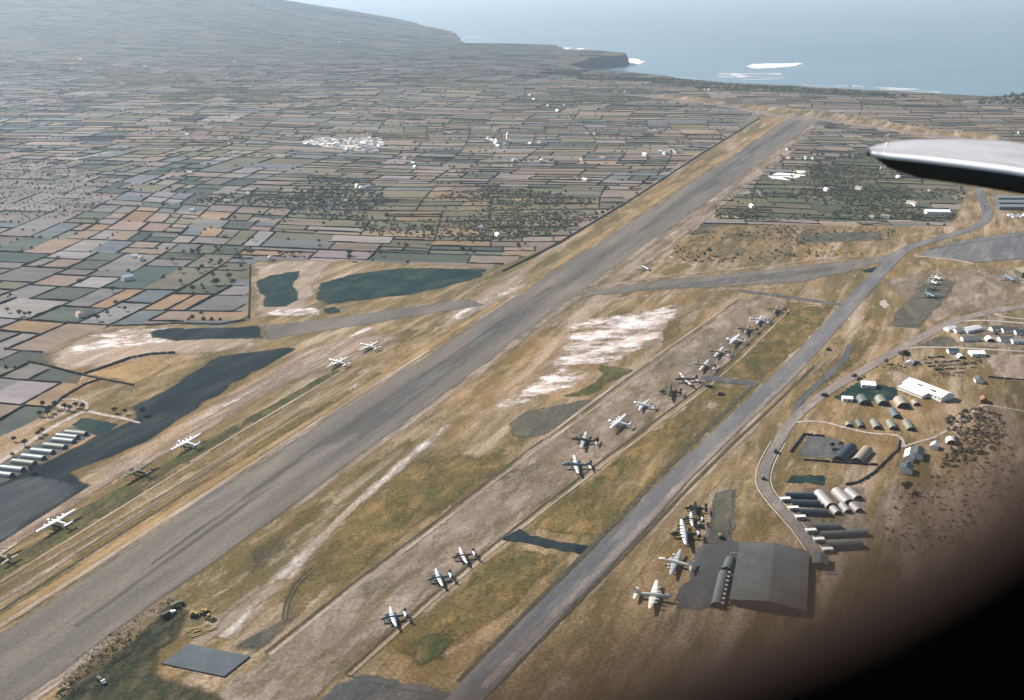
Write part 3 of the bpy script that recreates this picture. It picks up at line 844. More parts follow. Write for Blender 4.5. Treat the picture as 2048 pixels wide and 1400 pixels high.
ribbon('dirt_track', [(1806, 895), (1830, 886), (1870, 876), (1930, 840), (1960, 808), (2000, 815), (2080, 828)], 3.5, 'track', 12, 1.2)
ribbon('camp_lane', [(1815, 697), (1860, 694), (1950, 698), (2060, 704)], 5, 'track', 13, 1.5)
ribbon('camp_lane', [(1900, 645), (1960, 640), (2060, 648)], 6, 'track', 13, 1.5)
ribbon('loop_track', [(2060, 640), (2000, 634), (1985, 624), (2000, 616), (2060, 612)], 5, 'track', 13, 1.5)
sheet('oiled_ground', [(1664, 796), (1715, 764), (1790, 774), (1803, 800), (1700, 806)], 'oiled', 9, 2.5, 1)
sheet('oiled_ground', [(1828, 692), (1868, 674), (1905, 672), (1922, 688), (1905, 697)], 'mossy', 9, 4.5, 1)
sheet('camp_yard', [(1905, 650), (2060, 648), (2060, 696), (1925, 694)], 'cement', 8, 4, 1)
sheet('camp_yard', [(1965, 708), (2060, 708), (2060, 770), (1980, 752)], 'pink', 8, 5.4, 1)
sheet('stores_yard', [(1860, 712), (1960, 712), (1970, 745), (1900, 762), (1850, 745), (1830, 730)], 'ochrep', 9, 9, 1)
sheet('slate_yard', [(1608, 872), (1650, 872), (1690, 884), (1690, 920), (1640, 918), (1590, 912)], 'slate', 9, 3, 1)
sheet('oiled_ground', [(1566, 966), (1580, 950), (1640, 950), (1660, 962), (1650, 972)], 'oiled', 9, 2.5, 1)
sheet('concrete_slab', [(1766, 742), (1800, 744), (1852, 762), (1800, 774), (1778, 760)], 'pink', 10, 2.7, 0.3)
sheet('hut_pad', [(1566, 980), (1640, 972), (1730, 974), (1735, 1025), (1740, 1100), (1660, 1108), (1600, 1050)], 'cement', 8, 3, 1)
sheet('brown_slope', [(1740, 990), (1800, 945), (1900, 960), (1990, 900), (2060, 860), (2200, 830), (2300, 1200), (1800, 1250), (1740, 1110)], 'pink', 7, 18, 3)
sheet('brown_slope', [(1960, 810), (2060, 820), (2060, 900), (1980, 920)], 'pink', 8, 14.4, 3)
sheet('white_quarry', [(1535, 352), (1556, 345), (1612, 350), (1592, 357), (1566, 354), (1580, 361), (1542, 357)], 'white_line', 8, 3, 1)
sheet('white_quarry', [(1582, 344), (1592, 341), (1616, 342), (1602, 347)], 'white_line', 8, 3, 1)
sheet('ochre_scrubland', [(1335, 500), (1400, 455), (1450, 444), (1790, 455), (1880, 452), (1800, 500), (1600, 518), (1440, 530), (1370, 524)], 'ochrep', 9, 21.6, 3)
sheet('ochre_scrubland', [(1335, 505), (1380, 470), (1440, 460), (1540, 470), (1500, 510), (1420, 524)], 'olivep', 10, 21.6, 3)
ribbon('pale_track', [(1425, 438), (1480, 440), (1560, 444), (1700, 446), (1840, 440)], 6, 'track', 11, 2)
ribbon('pale_track', [(1296, 498), (1330, 510), (1380, 528), (1420, 542)], 6, 'chalkr', 12, 2)
sheet('grey_turf', [(1590, 468), (1760, 462), (1770, 482), (1600, 488)], 'mossy', 11, 9, 1)
# west camp
ribbon('camp_road', [(-80, 975), (0, 925), (60, 885), (110, 852), (150, 832), (172, 822), (200, 829), (250, 838), (280, 847)], [6, 6, 6, 6, 5, 3], 'track', 13, 1.2)
ribbon('loop_track', [(172, 822), (176, 808), (160, 800), (130, 798), (108, 805), (118, 815), (140, 818)], 3.5, 'track', 13, 1)
sheet('oiled_ground', [(140, 850), (165, 835), (215, 842), (240, 850), (200, 872), (170, 868)], 'oiled', 9, 2, 0.6)
sheet('slate_yard', [(-60, 960), (0, 928), (140, 852), (190, 868), (100, 918), (0, 968)], 'slate', 9, 2, 0.6)
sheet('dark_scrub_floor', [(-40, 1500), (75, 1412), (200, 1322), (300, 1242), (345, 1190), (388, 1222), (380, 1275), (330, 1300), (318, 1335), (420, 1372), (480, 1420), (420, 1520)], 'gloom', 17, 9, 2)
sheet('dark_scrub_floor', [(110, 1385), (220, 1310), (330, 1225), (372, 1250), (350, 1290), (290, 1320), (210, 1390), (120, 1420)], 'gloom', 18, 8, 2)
sheet('grey_turf', [(440, 1300), (540, 1235), (620, 1225), (560, 1290), (505, 1318)], 'mossy', 15, 9, 2)
sheet('worked_earth', [(375, 1250), (400, 1205), (450, 1195), (520, 1160), (540, 1180), (470, 1240), (440, 1275), (395, 1282)], 'dirtp', 15, 9, 2)
sheet('worked_earth', [(380, 1255), (410, 1225), (450, 1222), (440, 1260), (405, 1280)], 'dirt', 16, 8, 2)
for k_, (a, b_) in enumerate((((60, 1300), (700, 845)), ((150, 1255), (900, 715)), ((300, 1130), (1100, 575)), ((760, 830), (1450, 345)))):
    ribbon('tyre_marks', [a, b_], (5, 7, 6, 5)[k_], 'tyre', 18, 2.5, 0)

# ------------------------------------------------------------------ materials of things
M['silver'] = plain_mat('bare_aluminium', (0.74, 0.74, 0.73), 0.38, 0.35, 0.16, 0.5)
M['silver_dull'] = plain_mat('weathered_aluminium', (0.55, 0.55, 0.54), 0.45, 0.3, 0.25, 0.5)
M['olive_paint'] = plain_mat('olive_drab_paint', (0.085, 0.080, 0.042), 0.6, 0.0, 0.35, 0.4)
M['khaki_paint'] = plain_mat('faded_khaki_paint', (0.27, 0.225, 0.14), 0.6, 0.0, 0.35, 0.4)
M['blue_grey_paint'] = plain_mat('blue_grey_paint', (0.13, 0.18, 0.21), 0.5, 0.1, 0.3, 0.4)
M['cream_paint'] = plain_mat('cream_paint', (0.72, 0.69, 0.60), 0.45, 0.1, 0.2, 0.4)
M['rust_paint'] = plain_mat('reddish_brown_paint', (0.20, 0.12, 0.085), 0.6, 0.0, 0.3, 0.4)
M['glazing'] = plain_mat('dark_glazing', (0.02, 0.025, 0.03), 0.12, 0.0, 0.1, 1.0, 0.8)
M['rubber'] = plain_mat('black_rubber', (0.02, 0.02, 0.02), 0.8)
M['dark_metal'] = plain_mat('dark_metal', (0.04, 0.04, 0.04), 0.5, 0.5)
M['white_wall'] = plain_mat('whitewash', (0.80, 0.78, 0.74), 0.8, 0, 0.12, 0.3)
M['white_roof'] = plain_mat('white_sheet_roof', (0.82, 0.81, 0.79), 0.55, 0.1, 0.1, 0.2)
M['tile_roof'] = plain_mat('clay_tile_roof', (0.30, 0.16, 0.10), 0.85, 0, 0.3, 0.6)
M['slate_roof'] = plain_mat('grey_felt_roof', (0.095, 0.10, 0.10), 0.8, 0, 0.3, 0.2)
M['hangar_roof'] = plain_mat('hangar_roof_felt', (0.085, 0.092, 0.090), 0.85, 0, 0.5, 0.07)
M['teal_roof'] = plain_mat('teal_sheet_roof', (0.055, 0.10, 0.115), 0.6, 0.1, 0.25, 0.2)
M['hut_green'] = plain_mat('grey_green_corrugated_iron', (0.20, 0.21, 0.165), 0.55, 0.15, 0.3, 0.3)
M['hut_tan'] = plain_mat('tan_corrugated_iron', (0.30, 0.26, 0.20), 0.6, 0.1, 0.3, 0.3)
M['hut_grey'] = plain_mat('grey_corrugated_iron', (0.36, 0.34, 0.335), 0.55, 0.15, 0.25, 0.3)
M['hut_blue'] = plain_mat('dark_blue_tarred_iron', (0.022, 0.042, 0.062), 0.5, 0.1, 0.3, 0.3)
M['hut_slate'] = plain_mat('slate_grey_iron', (0.10, 0.12, 0.12), 0.6, 0.1, 0.25, 0.3)
M['hut_teal'] = plain_mat('pale_teal_iron', (0.22, 0.25, 0.25), 0.5, 0.2, 0.25, 0.3)
M['hut_white'] = plain_mat('white_corrugated_iron', (0.74, 0.73, 0.70), 0.5, 0.1, 0.15, 0.3)
M['dark_end'] = plain_mat('shade_dark_boarding', (0.035, 0.035, 0.035), 0.9, 0, 0.3, 0.5)  # near-black boards; hut end walls carry their shadow-side shade in this colour
M['brown_wood'] = plain_mat('brown_boarding', (0.14, 0.09, 0.06), 0.9, 0, 0.3, 0.5)
M['stone_wall'] = plain_mat('dark_stone', (0.05, 0.05, 0.045), 0.95, 0, 0.4, 0.3)
M['pipe_concrete'] = plain_mat('grey_concrete', (0.42, 0.39, 0.37), 0.85, 0, 0.25, 0.3)
M['canvas'] = plain_mat('canvas', (0.16, 0.15, 0.10), 0.9, 0, 0.25, 0.6)
M['yellow_paint'] = plain_mat('yellow_machine_paint', (0.30, 0.215, 0.055), 0.6, 0, 0.3, 0.6)
M['truck_paint'] = plain_mat('army_truck_paint', (0.045, 0.048, 0.03), 0.6, 0, 0.3, 0.6)

# ------------------------------------------------------------------ aircraft
def ring_x(x, cy, cz, ry, rz, n=12):
    return [(x, cy + ry * math.cos(2 * math.pi * i / n), cz + rz * math.sin(2 * math.pi * i / n)) for i in range(n)]
def wing_rings(stations, n=8):
    """stations: (y, x leading edge, x trailing edge, z, thickness)"""
    rs = []
    for y, xl, xt, z, th in stations:
        prof = [(0, 0), (0.08, .55), (0.3, 1.0), (0.65, .6), (1, 0.02), (0.65, -.35), (0.3, -.6), (0.08, -.4)]
        rs.append([(xl + (xt - xl) * a, y, z + th * 0.5 * b_) for a, b_ in prof])
    return rs
def fin_rings(stations):
    """upright surface: (z, x front, x back, y, thickness)"""
    rs = []
    for z, xf, xb, y, th in stations:
        rs.append([(xf, y, z), ((xf * .65 + xb * .35), y + th / 2, z), (xb, y, z), ((xf * .65 + xb * .35), y - th / 2, z)])
    return rs
KIND = {
 'heavy': dict(fus=[(10.9, .15, 0.0), (10.4, .65, -.05), (9.0, 1.0, 0), (6.5, 1.15, .1), (3, 1.2, .15), (0, 1.2, .15), (-4, 1.05, .15), (-8, .7, .3), (-11.2, .25, .55)],
     flat=1.15, wing=[(0, 3.4, -2.6, -.55, .95), (15.0, 1.35, -1.05, .55, .35), (15.8, .7, -.7, .6, .1)], eng=[(4.1, -.35), (8.2, -.05)], er=.7, el=2.3,
     tail=[(0, -8.4, -11.2, .55, .3), (6.0, -9.3, -11.0, .6, .14), (6.5, -9.9, -10.8, .6, .06)], fins=[(0, [(.5, -4.2, -11.4), (1.4, -7.2, -11.5), (3.6, -9.2, -11.3), (4.3, -10.0, -11.0)])],
     z0=2.55, pitch=-4.5, gear=[(1.6, 3.2, .75), (1.6, -3.2, .75), (-8.6, 0, .38)], cock=(6.9, 5.2, .55)),
 'slab': dict(fus=[(9.2, .3, 0), (8.6, .75, 0), (7.0, 1.0, .05), (4, 1.08, .1), (0, 1.08, .1), (-5, .95, .1), (-9, .55, .3), (-10.9, .3, .4)],
     flat=1.5, wing=[(0, 2.3, -1.9, 1.25, .9), (8, 1.9, -1.25, 1.5, .6), (16.4, 1.1, -.6, 1.85, .25), (16.9, .6, -.3, 1.86, .06)], eng=[(3.7, .95), (7.9, 1.1)], er=.68, el=2.3,
     tail=[(0, -8.2, -10.4, .9, .3), (3.9, -8.4, -10.2, .9, .2), (4.0, -8.6, -10.1, .9, .1)], fins=[(s * 3.9, [(-.6, -9.0, -10.4), (.2, -8.1, -10.8), (1.6, -8.1, -10.7), (2.5, -8.9, -10.2)]) for s in (-1, 1)],
     z0=2.45, pitch=0, gear=[(-.8, 3.9, .8), (-.8, -3.9, .8), (6.3, 0, .5)], cock=(6.2, 4.8, .75)),
 'medium': dict(fus=[(7.6, .2, 0), (7.1, .55, 0), (5.6, .75, .05), (3, .8, .1), (0, .8, .1), (-4, .62, .15), (-7.2, .32, .3), (-8.2, .15, .35)],
     flat=1.35, wing=[(0, 2.4, -1.5, .15, .75), (3.2, 2.2, -1.3, .4, .62), (9.8, .9, -.7, .45, .25), (10.3, .45, -.4, .46, .06)], eng=[(2.75, .0)], er=.68, el=2.6,
     tail=[(0, -6.0, -7.8, .75, .22), (3.3, -6.1, -7.6, .8, .14), (3.45, -6.3, -7.5, .8, .06)], fins=[(s * 3.35, [(-.3, -6.5, -7.9), (.5, -6.0, -8.1), (1.7, -6.2, -8.0), (2.5, -7.0, -7.8)]) for s in (-1, 1)],
     z0=2.15, pitch=0, gear=[(-.4, 2.75, .6), (-.4, -2.75, .6), (5.4, 0, .42)], cock=(4.6, 2.9, .6)),
 'transport': dict(fus=[(9.0, .15, -.2), (8.4, .75, -.1), (7.0, 1.1, 0), (5, 1.25, .1), (0, 1.25, .1), (-4, 1.1, .2), (-8, .55, .5), (-10.4, .15, .7)],
     flat=1.05, wing=[(0, 3.2, -1.6, -.8, .9), (3.6, 3.2, -1.5, -.75, .8), (13.6, .2, -1.3, .2, .3), (14.4, -.5, -1.1, .25, .06)], eng=[(3.0, -.5)], er=.75, el=2.4,
     tail=[(0, -7.6, -10.2, .7, .25), (3.6, -8.3, -10.0, .7, .15), (4.1, -8.9, -9.7, .7, .06)], fins=[(0, [(.5, -5.8, -10.4), (1.6, -7.6, -10.6), (3.4, -8.9, -10.4), (4.0, -9.4, -10.0)])],
     z0=2.6, pitch=-7, gear=[(2.2, 3.0, .7), (2.2, -3.0, .7), (-9.2, 0, .35)], cock=(7.0, 5.6, .55)),
}
AIR_CACHE = {}
def aircraft_parts(kind, body, wing):
    key = (kind, body, wing)
    if key in AIR_CACHE: return AIR_CACHE[key]
    k = KIND[kind]
    P = []
    mb = MB(); mb.loft([ring_x(x, 0, cz, r, r * k['flat']) for x, r, cz in k['fus']])
    P.append(('fuselage', mb.mesh('fuselage', M[body], True), None))
    mb = MB()
    st = k['wing']
    st = [(y, a * (1.15 if kind == 'slab' else .84), b_ * (1.15 if kind == 'slab' else .84), z, th) for y, a, b_, z, th in st]
    mb.loft(wing_rings([(-y, a, b_, z, th) for y, a, b_, z, th in reversed(st[1:])] + st))
    P.append(('wing', mb.mesh('wing', M[wing], True), None))
    mb = MB()
    st = k['tail']
    mb.loft(wing_rings([(-y, a, b_, z, th) for y, a, b_, z, th in reversed(st[1:])] + st))
    P.append(('tailplane', mb.mesh('tailplane', M[wing], True), None))
    for y, stn in k['fins']:
        mb = MB(); mb.loft(fin_rings([(z, a, b_, y, .22) for z, a, b_ in stn]))
        P.append(('fin', mb.mesh('fin', M[body], False), None))
    c = k['cock']
    mb = MB()
    r = np.interp(c[0], [f[0] for f in reversed(k['fus'])], [f[1] for f in reversed(k['fus'])])
    top = r * k['flat'] + .12
    mb.loft([[(c[0] + .5, -.35, top - .45), (c[0] + .5, .35, top - .45), (c[0] + .3, .2, top - .25), (c[0] + .3, -.2, top - .25)],
             [(c[0] - .3, -c[2], top - .35), (c[0] - .3, c[2], top - .35), (c[0] - .4, c[2] * .7, top + .3), (c[0] - .4, -c[2] * .7, top + .3)],
             [(c[1], -c[2], top - .3), (c[1], c[2], top - .3), (c[1], c[2] * .6, top + .12), (c[1], -c[2] * .6, top + .12)]])
    P.append(('cockpit_canopy', mb.mesh('cockpit_canopy', M['glazing']), None))
    xs = k['wing']
    for y, dz in k['eng']:
        for s in (-1, 1):
            ya = abs(y)
            xl = np.interp(ya, [q[0] for q in xs], [q[1] for q in xs])
            xt = np.interp(ya, [q[0] for q in xs], [q[2] for q in xs])
            zz = np.interp(ya, [q[0] for q in xs], [q[3] for q in xs])
            e, L = k['er'], k['el']
            mb = MB()
            mb.loft([ring_x(xl + L * f, s * y, zz, e * g_, e * g_, 10) for f, g_ in ((.72, .72), (.66, .98), (.3, 1.0), (-.1, .9))] + [ring_x(xt + .3, s * y, zz - .15, e * .28, e * .28, 10)])
            eng = ('engine', mb.mesh('engine', M[body], True), None)
            hub = xl + L * .74
            mp = MB()
            mp.tube((hub, s * y, zz), (hub + .5, s * y, zz), .22, .05, 6)
            for q in range(3):
                a = math.radians(90 + 120 * q + 25 * s + ya * 9)
                d = Vector((0, math.cos(a), math.sin(a)))
                n_ = Vector((0, -d.z, d.y))
                c0 = Vector((hub + .2, s * y, zz))
                mp.add([c0 + n_ * .12, c0 - n_ * .12, c0 + d * 1.7 - n_ * .14 + Vector((.05, 0, 0)), c0 + d * 1.7 + n_ * .14, c0 + Vector((.06, 0, 0)), c0 + d * 1.7 + Vector((.08, 0, 0))],
                       [(0, 1, 2, 3), (0, 3, 5, 4), (4, 5, 2, 1)])
            P.append(eng)
            P.append(('propeller', mp.mesh('propeller', M['dark_metal']), len(P) - 1))
    zg = -k['z0']
    for x, y, r in k['gear']:
        pz = math.radians(k['pitch'])
        ground_z = zg - x * math.sin(-pz) if k['pitch'] else zg
        mb = MB()
        n = 12
        for q in (-.18, .18):
            pass
        ring = lambda yy, rr: [(x + rr * math.cos(2 * math.pi * i / n), yy, ground_z + r + rr * math.sin(2 * math.pi * i / n)) for i in range(n)]
        mb.loft([ring(y - .2, r * .7), ring(y - .15, r), ring(y + .15, r), ring(y + .2, r * .7)])
        P.append(('wheel', mb.mesh('wheel', M['rubber']), None))
        mb = MB()
        mb.tube((x, y + .26, ground_z + r), (x, y + .26, ground_z + r + 1.9), .1)
        P.append(('undercarriage_leg', mb.mesh('undercarriage_leg', M['dark_metal']), None))
    AIR_CACHE[key] = P
    return P
def aircraft(kind, body, wing, px, heading, label, cat='aircraft', group=None):
    """px: where the fuselage stands in the photograph; heading in degrees on the ground"""
    k = KIND[kind]
    g = G(px[0], px[1], k['z0'])
    o = empty('parked_aircraft', (g.x, g.y, k['z0'] + 0.4), math.radians(heading), math.radians(k['pitch']))
    prop(o, label, cat, group)
    made = []
    for name, me, par in aircraft_parts(kind, body, wing):
        made.append(link(name, me, o if par is None else made[par]))
    return o
def mid(a, b_): return ((a[0] + b_[0]) / 2, (a[1] + b_[1]) / 2)
ROW = 'bombers parked along the concrete lane'
# the three with twin tails nearest the bottom edge
for n_, t_, lab in (((903, 1115), (951, 1110), 'twin-tailed silver-winged bomber beside the dark connector, upper of the lower three'),
                    ((853, 1160), (905, 1153), 'twin-tailed silver-winged bomber, middle one of the lower three on the parking lane'),
                    ((760, 1239), (814, 1231), 'twin-tailed silver-winged bomber closest to the slate apron at the bottom edge')):
    aircraft('medium', 'rust_paint' if n_[0] > 900 else 'blue_grey_paint', 'silver', mid(n_, t_), -164, lab, group=ROW)
for n_, t_, kd, bo, wi, hd, lab in (
    ((1123, 930), (1183, 931), 'heavy', 'blue_grey_paint', 'cream_paint', 182, 'blue-grey four-engined bomber with cream wings at the lower end of the long row'),
    ((1141, 879), (1196, 883), 'heavy', 'olive_paint', 'silver_dull', 169, 'olive four-engined bomber with dull grey wings, second from the lower end of the long row'),
    ((1211, 841), (1263, 853), 'slab', 'silver', 'silver', 152, 'silver twin-tailed four-engined bomber, third from the lower end of the long row'),
    ((1264, 804), (1311, 817), 'transport', 'silver', 'silver', 155, 'silver twin-engined transport aircraft between two bombers in the long row'),
    ((1310, 782), (1368, 787), 'slab', 'olive_paint', 'olive_paint', 168, 'dark olive twin-tailed bomber between the silver transport and the brown bomber'),
    ((1349, 757), (1394, 761), 'heavy', 'rust_paint', 'silver', 190, 'brown four-engined bomber with pale wings beside the upper dark connector'),
    ((1386, 727), (1431, 736), 'heavy', 'khaki_paint', 'silver', 155, 'khaki four-engined bomber just above the upper dark connector'),
    ((1416, 700), (1460, 710), 'heavy', 'khaki_paint', 'silver', 154, 'khaki four-engined bomber, fifth from the far end of the row'),
    ((1449, 677), (1491, 686), 'slab', 'silver', 'silver', 152, 'bright silver twin-tailed bomber, fourth from the far end of the row'),
    ((1471, 657), (1517, 663), 'heavy', 'rust_paint', 'khaki_paint', 160, 'brown four-engined bomber, third from the far end of the row'),
    ((1497, 638), (1540, 644), 'heavy', 'silver_dull', 'silver', 157, 'silver four-engined bomber, second from the far end of the row'),
    ((1530, 617), (1573, 623), 'heavy', 'khaki_paint', 'khaki_paint', 158, 'khaki four-engined bomber at the far end of the row by the crossing runway')):
    aircraft(kd, bo, wi, mid(n_, t_), hd, lab, group=ROW)
WEST = 'bombers parked west of the runway'
for p, kd, bo, wi, hd, lab in (
    ((738, 693), 'heavy', 'cream_paint', 'cream_paint', 151, 'cream four-engined bomber highest up in the row west of the runway'),
    ((676, 725), 'heavy', 'silver', 'cream_paint', 151, 'pale four-engined bomber just below the cream one west of the runway'),
    ((374, 888), 'slab', 'silver', 'silver', 156, 'white twin-tailed bomber beside the dark tarmac apron'),
    ((277, 944), 'slab', 'olive_paint', 'olive_paint', 156, 'olive twin-tailed bomber between the two white ones west of the runway'),
    ((115, 1046), 'slab', 'cream_paint', 'silver', 157, 'long-winged white high-wing bomber casting a wide shadow at the lower left'),
    ((-4, 1112), 'heavy', 'khaki_paint', 'khaki_paint', 157, 'khaki bomber cut off by the left edge of the picture')):
    aircraft(kd, bo, wi, p, hd, lab, group=WEST)
EAST = 'aircraft parked beside the big grey hangar'
for p, kd, bo, wi, hd, lab in (
    ((1306, 1191), 'heavy', 'silver_dull', 'cream_paint', -15, 'silver four-engined bomber facing right, lowest one left of the grey hangar'),
    ((1352, 1126), 'heavy', 'cream_paint', 'silver_dull', 160, 'cream four-engined bomber on an ochre patch left of the grey hangar'),
    ((1368, 1069), 'slab', 'olive_paint', 'silver', 176, 'dark green bomber with bright wings on the pale pad above the hangar'),
    ((1384, 1040), 'medium', 'olive_paint', 'silver', 174, 'small olive twin-engined aircraft behind the dark green bomber'),
    ((1391, 1018), 'medium', 'dark_metal', 'dark_metal', 172, 'small black twin-engined aircraft topmost in the group by the hangar')):
    aircraft(kd, bo, wi, p, hd, lab, group=EAST)
FAR = 'aircraft lined up nose to tail on the far hardstand'
for p, kd, bo, wi, hd, lab in (
    ((1860, 590), 'heavy', 'blue_grey_paint', 'blue_grey_paint', -84, 'blue-grey bomber facing the camera, front one of the far hardstand line'),
    ((1862, 576), 'medium', 'dark_metal', 'olive_paint', -84, 'dark aircraft second in line on the far hardstand'),
    ((1867, 565), 'medium', 'silver_dull', 'silver_dull', -84, 'grey aircraft third in line on the far hardstand'),
    ((1874, 556), 'medium', 'silver_dull', 'silver', -84, 'pale aircraft at the back of the far hardstand line')):
    aircraft(kd, bo, wi, p, hd, lab, group=FAR)
aircraft('medium', 'silver', 'silver', (1290, 536), 20, 'lone silver aircraft between the runway and the crossing runway')
aircraft('heavy', 'blue_grey_paint', 'blue_grey_paint', (2018, 556), 95, 'blue-grey bomber beside the olive hangar at the right edge')

# ------------------------------------------------------------------ huts and buildings
HUT_CACHE = {}
def arch_pts(r, n, lift=0.0):
    return [(r * math.cos(math.pi * i / n), r * math.sin(math.pi * i / n) * 0.98 + lift) for i in range(n + 1)]
def hut_parts(r, L, roof, end):
    key = (round(r, 1), round(L, 1), roof, end)
    if key in HUT_CACHE: return HUT_CACHE[key]
    P = []
    n = 12
    mb = MB()
    k = max(6, int(L / 0.9))
    pts, fs_ = [], []
    for i in range(k + 1):
        rr = r * (1.0 if i % 2 else 0.972)
        x = -L / 2 + L * i / k
        pts += [(x, a, b_) for a, b_ in arch_pts(rr, n)]
    for i in range(k):
        for j in range(n):
            a = i * (n + 1) + j
            fs_.append((a, a + 1, a + n + 2, a + n + 1))
    mb.add(pts, fs_)
    P.append(('roof', mb.mesh('roof', M[roof])))
    for s in (-1, 1):
        mb = MB()
        a = [(s * (L / 2 - .15), y, z) for y, z in arch_pts(r * .95, n)]
        b_ = [(s * (L / 2 - .35), y, z) for y, z in arch_pts(r * .95, n)]
        mb.loft([a, b_])
        P.append(('end_wall', mb.mesh('end_wall', M[end])))
        mb = MB()
        mb.box((s * (L / 2 - .12), 0, 1.05), (.1, 1.0, 2.1))
        P.append(('door', mb.mesh('door', M['brown_wood'])))
        for q in (-1, 1):
            mb = MB()
            mb.box((s * (L / 2 - .12), q * r * .52, 1.35), (.08, .9, .9))
            P.append(('window', mb.mesh('window', M['glazing'])))
    HUT_CACHE[key] = P
    return P
def hut(a, b_, width, roof, end, label, group=None, world_len=None, heading=None):
    """a, b_: the two ends of the roof ridge as seen in the photograph"""
    r = width / 2
    p, q = G(a[0], a[1], r), G(b_[0], b_[1], r)
    c = (p + q) / 2
    L = (q - p).length if world_len is None else world_len
    ang = math.atan2(q.y - p.y, q.x - p.x) if heading is None else heading
    o = empty('barrel_hut', (c.x, c.y, 0.28), ang)
    prop(o, label, 'hut', group)
    for nm, me in hut_parts(r, L, roof, end):
        link(nm, me, o)
    return o
ORD = ['first', 'second', 'third', 'fourth', 'fifth', 'sixth', 'seventh', 'eighth', 'ninth']
west = [((126, 859), (176, 864)), ((109, 866), (159, 871)), ((104, 875), (149, 878)), ((86, 886), (131, 889)), ((58, 896), (110, 900)), ((41, 908), (90, 911)), ((23, 918), (70, 922)), ((0, 931), (47, 934)), ((-22, 942), (24, 945))]
for i, (a, b_) in enumerate(west):
    hut(a, b_, 6.0, 'hut_teal' if i % 3 else 'hut_green', 'dark_end', f'pale barrel-roofed hut, {ORD[i]} from the loop track in the west camp', 'huts of the west camp', 18.5, math.radians(-13))
UP = math.radians(84)
def hut_at(px, py, width, L, ang, roof, end, label, group=None):
    g = G(px, py, width / 2)
    o = empty('barrel_hut', (g.x, g.y, 0.28), ang)
    prop(o, label, 'hut', group)
    for nm, me in hut_parts(width / 2, L, roof, end): link(nm, me, o)
    return o
A_ = 'huts in front of the white barn'
hut_at(1727, 794, 9.5, 15, UP, 'hut_slate', 'dark_end', 'large slate-grey barrel hut, left one in front of the white barn', A_)
hut_at(1764, 795, 9.5, 15, UP, 'hut_green', 'dark_end', 'large grey-green barrel hut, middle one in front of the white barn', A_)
hut_at(1804, 798, 11, 17, UP, 'hut_tan', 'dark_end', 'largest tan barrel hut against the white barn', A_)
hut_at(1831, 802, 5.5, 9, UP, 'hut_tan', 'dark_end', 'small tan barrel hut at the right end below the white barn', A_)
B_ = 'huts above the dirt track'
hut_at(1698, 845, 5.5, 6, UP, 'hut_green', 'dark_end', 'shortest barrel hut at the left end of the row above the dirt track', B_)
hut_at(1720, 844, 5.5, 13, UP, 'hut_slate', 'dark_end', 'narrow slate barrel hut, second in the row above the dirt track', B_)
hut_at(1752, 844, 7, 15, UP, 'hut_green', 'dark_end', 'grey-green barrel hut in the middle of the row above the dirt track', B_)
hut_at(1784, 845, 7, 15, UP, 'hut_green', 'dark_end', 'grey-green barrel hut with another standing right behind it', B_)
hut_at(1818, 846, 7, 17, UP, 'hut_green', 'dark_end', 'grey-green barrel hut at the right end of the row above the dirt track', B_)
hut_at(1790, 822, 7, 16, UP, 'hut_slate', 'dark_end', 'dark barrel hut standing alone behind the row above the dirt track', B_)
C_ = 'pair of huts in the walled yard'
hut((1677, 913), (1704, 886), 9, 'hut_blue', 'dark_end', 'dark blue barrel hut on the left of the walled yard', C_)
hut((1714, 916), (1736, 891), 9, 'hut_tan', 'dark_end', 'tan barrel hut on the right of the walled yard', C_)
D_ = 'huts beside the bend of the camp road'
for a, b_, w, rf_, lab in (
    ((1638, 978), (1664, 1006), 8.5, 'hut_grey', 'long pale grey barrel hut, left one of the three at the road bend'),
    ((1673, 974), (1699, 999), 8.5, 'hut_grey', 'long pale grey barrel hut, middle one of the three at the road bend'),
    ((1697, 974), (1717, 991), 7.5, 'hut_grey', 'pale grey barrel hut at the upper right of the cluster at the road bend'),
    ((1663, 1007), (1677, 1022), 6, 'hut_grey', 'short grey barrel hut joined to the left long one'),
    ((1685, 1004), (1697, 1019), 6, 'hut_grey', 'short grey barrel hut between the two joined ones'),
    ((1704, 1003), (1719, 1017), 6, 'hut_grey', 'short grey barrel hut joined to the middle long one'),
    ((1572, 986), (1628, 987), 6.5, 'hut_blue', 'dark blue-green barrel hut, uppermost of three beside the road'),
    ((1584, 1001), (1641, 1003), 6.5, 'hut_blue', 'dark blue barrel hut, middle of three beside the road'),
    ((1600, 1019), (1657, 1021), 7.0, 'hut_blue', 'dark blue barrel hut, lowest of three beside the road'),
    ((1625, 1047), (1682, 1048), 7.0, 'hut_slate', 'slate green barrel hut above the two long ones beside the road'),
    ((1642, 1064), (1734, 1060), 7.0, 'hut_slate', 'long slate barrel hut, upper of the two near the hangar corner'),
    ((1655, 1084), (1724, 1081), 8.5, 'hut_slate', 'long slate barrel hut, lower one near the hangar corner')):
    hut(a, b_, w, rf_, 'dark_end', lab, D_)
def box_part(nm, c, s, mat, parent, rz=0.0):
    mb = MB(); mb.box(c, s, rz)
    return link(nm, mb.mesh(nm, M[mat]), parent)
for i, (x, y) in enumerate([(1570, 1000), (1586, 1018), (1600, 1036), (1621, 1063), (1637, 1081), (1654, 1101)]):
    g = G(x, y, 1)
    o = empty('porch', (g.x, g.y, 0.28), math.radians(6))
    prop(o, f'white flat-roofed porch by the camp road, {ORD[i]} from the road bend', 'porch', 'white porches along the camp road')
    box_part('roof', (0, 0, 2.3), (7.5, 3.2, .25), 'white_roof', o)
    box_part('wall', (0.4, 0, 1.08), (6.4, 2.6, 2.16), 'pipe_concrete', o)
    box_part('door', (0, -1.33, .95), (1.0, .06, 1.9), 'brown_wood', o)

